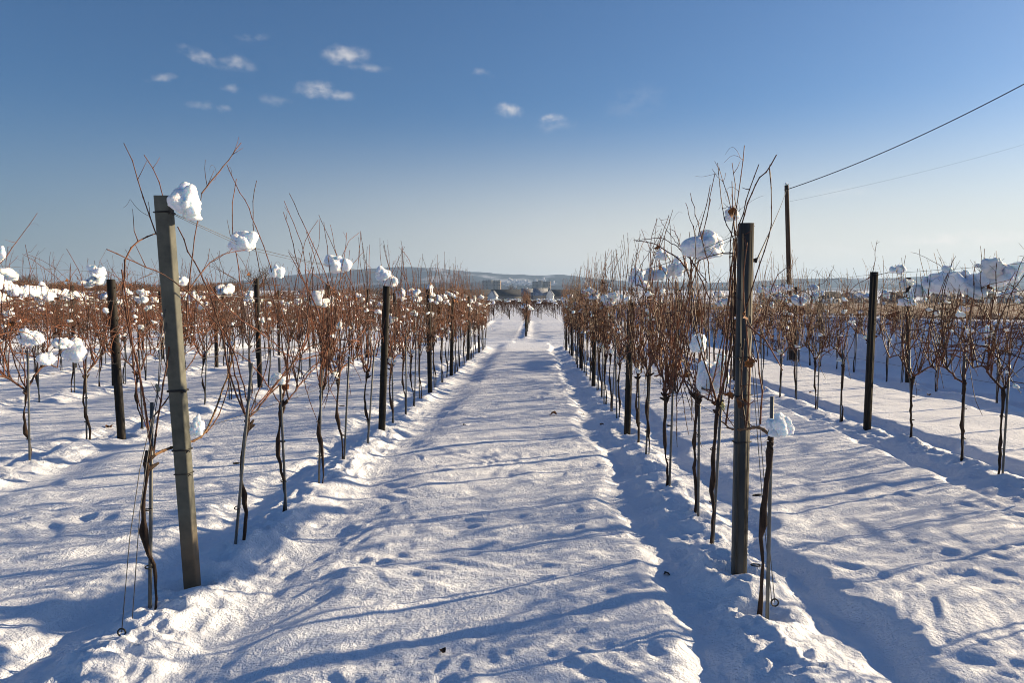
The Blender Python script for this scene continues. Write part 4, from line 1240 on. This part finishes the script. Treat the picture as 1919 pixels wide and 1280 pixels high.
def shrub(seed, m_):
    rng = random.Random(seed); st, cr_ = MB(), MB()
    for _ in range(5): st.tube([(rng.uniform(-.3, .3), rng.uniform(-.3, .3), -.2), (rng.uniform(-.5, .5), rng.uniform(-.5, .5), 1.2)], .04, 4)
    for _ in range(420):
        a = rng.uniform(0, 6.28); q = math.sqrt(rng.random()) * 2.2; x, y = q * math.cos(a), q * math.sin(a) * .7
        z = rng.uniform(.2, 2.4) * (1 - .35 * (q / 2.2) ** 2)
        d = np.array([rng.gauss(0, .35) + x * .15, rng.gauss(0, .35), rng.uniform(.5, 1)]) * .6
        cr_.tube([(x, y, z), (x + d[0] * .5, y + d[1] * .5, z + d[2] * .55), (x + d[0], y + d[1], z + d[2])], [.035, .03, .015], 3, False)
    return st.mesh("stems", [M['twig']]), cr_.mesh("crown", [m_])
SHR = [shrub(s_, M['twig_brown']) for s_ in range(4)]
def place_tree(px, pytop, D, src, label, name, group=None, wid=1.0, h0=7.0, cat="tree"):
    p = at_depth(px, 552, D); zb = float(macro(p[0], D)); htop = (552 - pytop) / F_PX * D + CAM_Z - zb
    root = link(name, None, None, (p[0], D, zb)); s_ = htop / h0; root.scale = (s_ * wid, s_ * wid, s_)
    root.rotation_euler = (0, 0, (px * 1.7) % 6.28)
    link("trunk" if name != "bare_shrub" else "stems", src[0], root); link("crown", src[1], root); tag(root, label, cat, group)
place_tree(482, 492, 150, TREES[0], "broad bare tree behind the left rows, left of the blue ridge", "bare_tree", wid=1.15, h0=6.2)
place_tree(440, 518, 170, TREES[1], "lower bare tree just left of the broad one behind the left rows", "bare_tree", h0=6.2)
rng = random.Random(77)
tn = 0
for px in range(-20, 70, 9):
    place_tree(px, 512 + rng.uniform(-1, 3), 260 + rng.uniform(0, 20), TREES[rng.randrange(3)], "bare tree in the dense dark copse at the far left", "bare_tree", "trees in the dark copse at far left", 1.1, 6.2)
    place_tree(px + 4, 522 + rng.uniform(-1, 3), 240 + rng.uniform(0, 20), SHR[rng.randrange(4)], "bare shrub at the foot of the dark copse at the far left", "bare_shrub", "shrubs along the left horizon", 2.0, 2.9, "shrub")
for px in range(80, 440, 15):
    place_tree(px, 522 + rng.uniform(0, 12), 150 + rng.uniform(0, 60), SHR[rng.randrange(4)], "low brown bare shrub in the hedge along the left horizon", "bare_shrub", "shrubs along the left horizon", 1.3, 2.9, "shrub")
for px in list(range(520, 860, 22)):
    place_tree(px, 534 + rng.uniform(0, 9), 420 + rng.uniform(0, 80), SHR[rng.randrange(4)], "small dark shrub on the horizon between the left rows and the town", "bare_shrub", "shrubs before the town", 1.6, 2.9, "shrub")
for px in (792, 806, 818, 965, 978, 1100, 1112, 1130, 1150, 1190, 1230):
    place_tree(px, 536 + rng.uniform(-2, 4), 600 + rng.uniform(0, 60), TREES[rng.randrange(3)], "dark bare tree among the distant town roofs", "bare_tree", "trees among the town houses", 1.5, 6.2)
for px in range(1430, 1960, 33):
    place_tree(px, 546 + rng.uniform(-5, 7), 260 + rng.uniform(0, 60), (SHR + TREES)[rng.randrange(7)], "dark bare tree or bush before the houses at the right horizon", "bare_tree", "trees at the right horizon", 1.3, 5)

# ------------------------------------------------------------------ town
def house(px, D, wdt, dep, wall_h, roof_h, rot, wallm, label, base_py=None, snow=True):
    p = at_depth(px, 552, D); zb = float(macro(p[0], D)) if base_py is None else (552 - base_py) / F_PX * D + CAM_Z
    root = link("house", None, None, (p[0], D, zb)); root.rotation_euler = (0, 0, rot); tag(root, label, "house", "houses of the distant town")
    w, d = wdt / 2, dep / 2; H = wall_h + (1.0 if D > 500 else 0); Rh = H + roof_h
    mb = MB()
    V = [(-w, -d, -4), (w, -d, -4), (w, d, -4), (-w, d, -4), (-w, -d, H), (w, -d, H), (w, d, H), (-w, d, H), (-w, 0, Rh), (w, 0, Rh)]
    mb.raw(V, [[0, 1, 5, 4], [2, 3, 7, 6], [0, 4, 7, 3], [1, 2, 6, 5], [3, 2, 1, 0]], [[4, 8, 7], [5, 6, 9]]); mb.build("wall", M[wallm], root, smooth=False)
    mb = MB(); e_ = .45; t = .3
    for sg in (-1, 1):
        ex = d + e_; z0 = H - e_ * roof_h / d
        V = [(-w - .4, sg * ex, z0 + .06), (w + .4, sg * ex, z0 + .06), (w + .4, 0, Rh + .06), (-w - .4, 0, Rh + .06)]
        V += [(a, b_, c + t) for a, b_, c in V]
        mb.raw(V, [[0, 1, 2, 3], [7, 6, 5, 4], [0, 4, 5, 1], [1, 5, 6, 2], [2, 6, 7, 3], [3, 7, 4, 0]])
    ro = mb.build("roof", M['roof_snow'] if snow else M['roof_grey'], root, smooth=False)
    mb = MB(); mb.box((w * .35, d * .2, Rh - .1), (.35, .35, .9)); mb.build("chimney", M['roof_grey'], ro, smooth=False)
    wm = None
    for k_ in range(max(2, int(wdt / 3.4))):
        x = -w + (k_ + .5) * wdt / max(2, int(wdt / 3.4))
        for zz in ([1.5, 4.2] if H > 5 else [1.6]):
            mb = MB(); mb.box((x, -d - .03, zz), (.6, .05, .7)); mb.build("window", M['glass'], root, smooth=False)
for q, (px, D, w, d, h, r, rot, wm, lab, sn_) in enumerate([
    (800, 590, 17, 10, 3.5, 4, .1, 'wall_grey', "grey snow-roofed house far left of the first tower block", True),
    (880, 560, 32, 11, 3.2, 4.6, 0, 'wall_grey', "long low grey building with a dark roof left of the white gable", False),
    (924, 545, 6, 5.5, 3.4, 3.4, 1.25, 'wall_white', "small white gable end below the first tower block", True),
    (952, 570, 26, 11, 3.2, 4.6, -.05, 'wall_grey', "long dark-roofed building between the two tower blocks", False),
    (992, 550, 11, 9, 3.6, 4.6, 0, 'wall_grey', "grey-walled house with a blue-shaded snow roof left of the second tower", True),
    (1013, 545, 10, 9, 3.8, 4.8, -.1, 'wall_tan', "tan house with snow roof directly under the second tower block", True),
    (1031, 540, 4, 5, 4.0, 3.6, 1.4, 'wall_white', "narrow bright gable just right of the second tower block", True),
    (1052, 565, 22, 11, 3.2, 4.4, .05, 'wall_grey', "long dark-roofed building right of the second tower block", False),
    (1088, 575, 18, 10, 3.2, 4, 0, 'wall_grey', "dark-roofed house near the right row's far end", False),
    (578, 420, 11, 8, 3.4, 3.2, .3, 'wall_grey', "small snow-roofed hut left of the path on the horizon", True),
    (603, 430, 9, 7, 3.2, 3, -.1, 'wall_grey', "second small snow-roofed hut left of the path on the horizon", True),
    (1450, 420, 13, 9, 3.0, 3, .1, 'wall_grey', "dark-roofed house seen left of the tall pole", False),
    (1548, 400, 13, 9, 3.0, 3, -.1, 'wall_white', "white house left of the second row post at right", False),
    (1600, 420, 12, 9, 3.0, 3.2, .2, 'wall_grey', "grey snow-roofed house just left of the second row post at right", True),
    (1680, 390, 13, 9, 3.0, 3, 0, 'wall_grey', "dark-roofed house just right of the second row post at right", False),
    (1770, 410, 12, 9, 3.0, 3.2, .15, 'wall_tan', "tan snow-roofed house under the long snow slab", True),
    (1835, 380, 12, 9, 3.0, 3, -.15, 'wall_white', "white house under the right end of the snow slab", False),
    (1900, 400, 12, 9, 3.0, 3, .1, 'wall_grey', "grey snow-roofed house at the right picture edge", True)]):
    house(px, D, w, d, h, r, rot, wm, lab, snow=sn_)
def tower(px0, px1, pytop, D, lab, side):
    a = at_depth(px0, 552, D); b_ = at_depth(px1, 552, D); zt = (552 - pytop) / F_PX * D + CAM_Z; W_ = b_[0] - a[0]
    root = link("tower_block", None, None, (a[0], D, 5)); tag(root, lab, "tower block", "tower blocks above the town"); H = (zt - 5) / .95
    mb = MB(); mb.box((W_ * .17, 7, H * .47 - 3), (W_ * .17, 7, H * .47 + 3)); mb.build("left_wing", M['wall_grey'], root, smooth=False)
    mb = MB(); mb.box((W_ * .44, 5, H * .5 - 3), (W_ * .13, 8, H * .5 + 3)); mb.build("stair_core", M['wall_grey'], root, smooth=False)
    mb = MB(); mb.box((W_ * .74, 7.5, H * .47 - 3), (W_ * .17, 7, H * .47 + 3)); mb.build("right_wing", M['wall_grey'], root, smooth=False)
    mb = MB(); mb.box((W_ * .93, 4, H * .47 - 3), (W_ * .07, 6, H * .47 + 3)); f_ = mb.build("balcony_front", M[side], root, smooth=False)  # sunlight on this end is put into its lighter tan wall colour
    for k_ in range(8):
        mb = MB(); mb.box((W_ * .93 , -2.4, 4 + k_ * 3.0), (W_ * .05, .5, .75)); mb.build("window", M['glass'], f_, smooth=False)
        for x_ in (.08, .25, .68, .80):
            mb = MB(); mb.box((W_ * x_, -.05, 4 + k_ * 3.0), (.8, .2, .7)); mb.build("window", M['glass'], root, smooth=False)
tower(903.5, 938.5, 526, 1500, "left grey tower block rising over the town with an end coloured as if sunlit", 'wall_tan')
tower(997.5, 1032, 527, 1500, "right brown-grey tower block rising over the town with an end coloured as if sunlit", 'wall_tan')
# tiny far houses on the slope
rng = random.Random(12); mb = MB()
for _ in range(70):
    px = rng.gauss(985, 22) if rng.random() < .7 else rng.uniform(880, 1120); py = rng.gauss(531, 3.2)
    p = at_depth(px, py, 2300); s_ = rng.uniform(2, 4.5)
    mb.box(p, (s_, s_, 2.5)); mb.raw([p + [-s_, -s_, 3], p + [s_, -s_, 3], p + [s_, s_, 3], p + [-s_, s_, 3], p + [-s_, 0, 5], p + [s_, 0, 5]], [[0, 1, 5, 4], [3, 4, 5, 2]], [[0, 4, 3], [1, 2, 5]])
tag(mb.build("hillside_village", M['far_snow'], smooth=False), "bright scatter of tiny houses on the slope between the tower blocks", "village", kind="stuff")

# ------------------------------------------------------------------ haze
hb = MB(); hb.box((0, 2600, 75), (6400, 3800, 115))
m = bpy.data.materials.new("haze"); m.use_nodes = True; m.node_tree.nodes.clear()
ho = m.node_tree.nodes.new("ShaderNodeOutputMaterial"); pv = m.node_tree.nodes.new("ShaderNodeVolumePrincipled")
pv.inputs["Color"].default_value = (.45, .66, 1.0, 1); pv.inputs["Density"].default_value = 0.00013; pv.inputs["Anisotropy"].default_value = 0.2
m.node_tree.links.new(pv.outputs[0], ho.inputs["Volume"])
USE_HAZE = True
if USE_HAZE: tag(hb.build("haze", m, smooth=False), "pale blue winter haze over the plain and hills", "haze", kind="stuff")
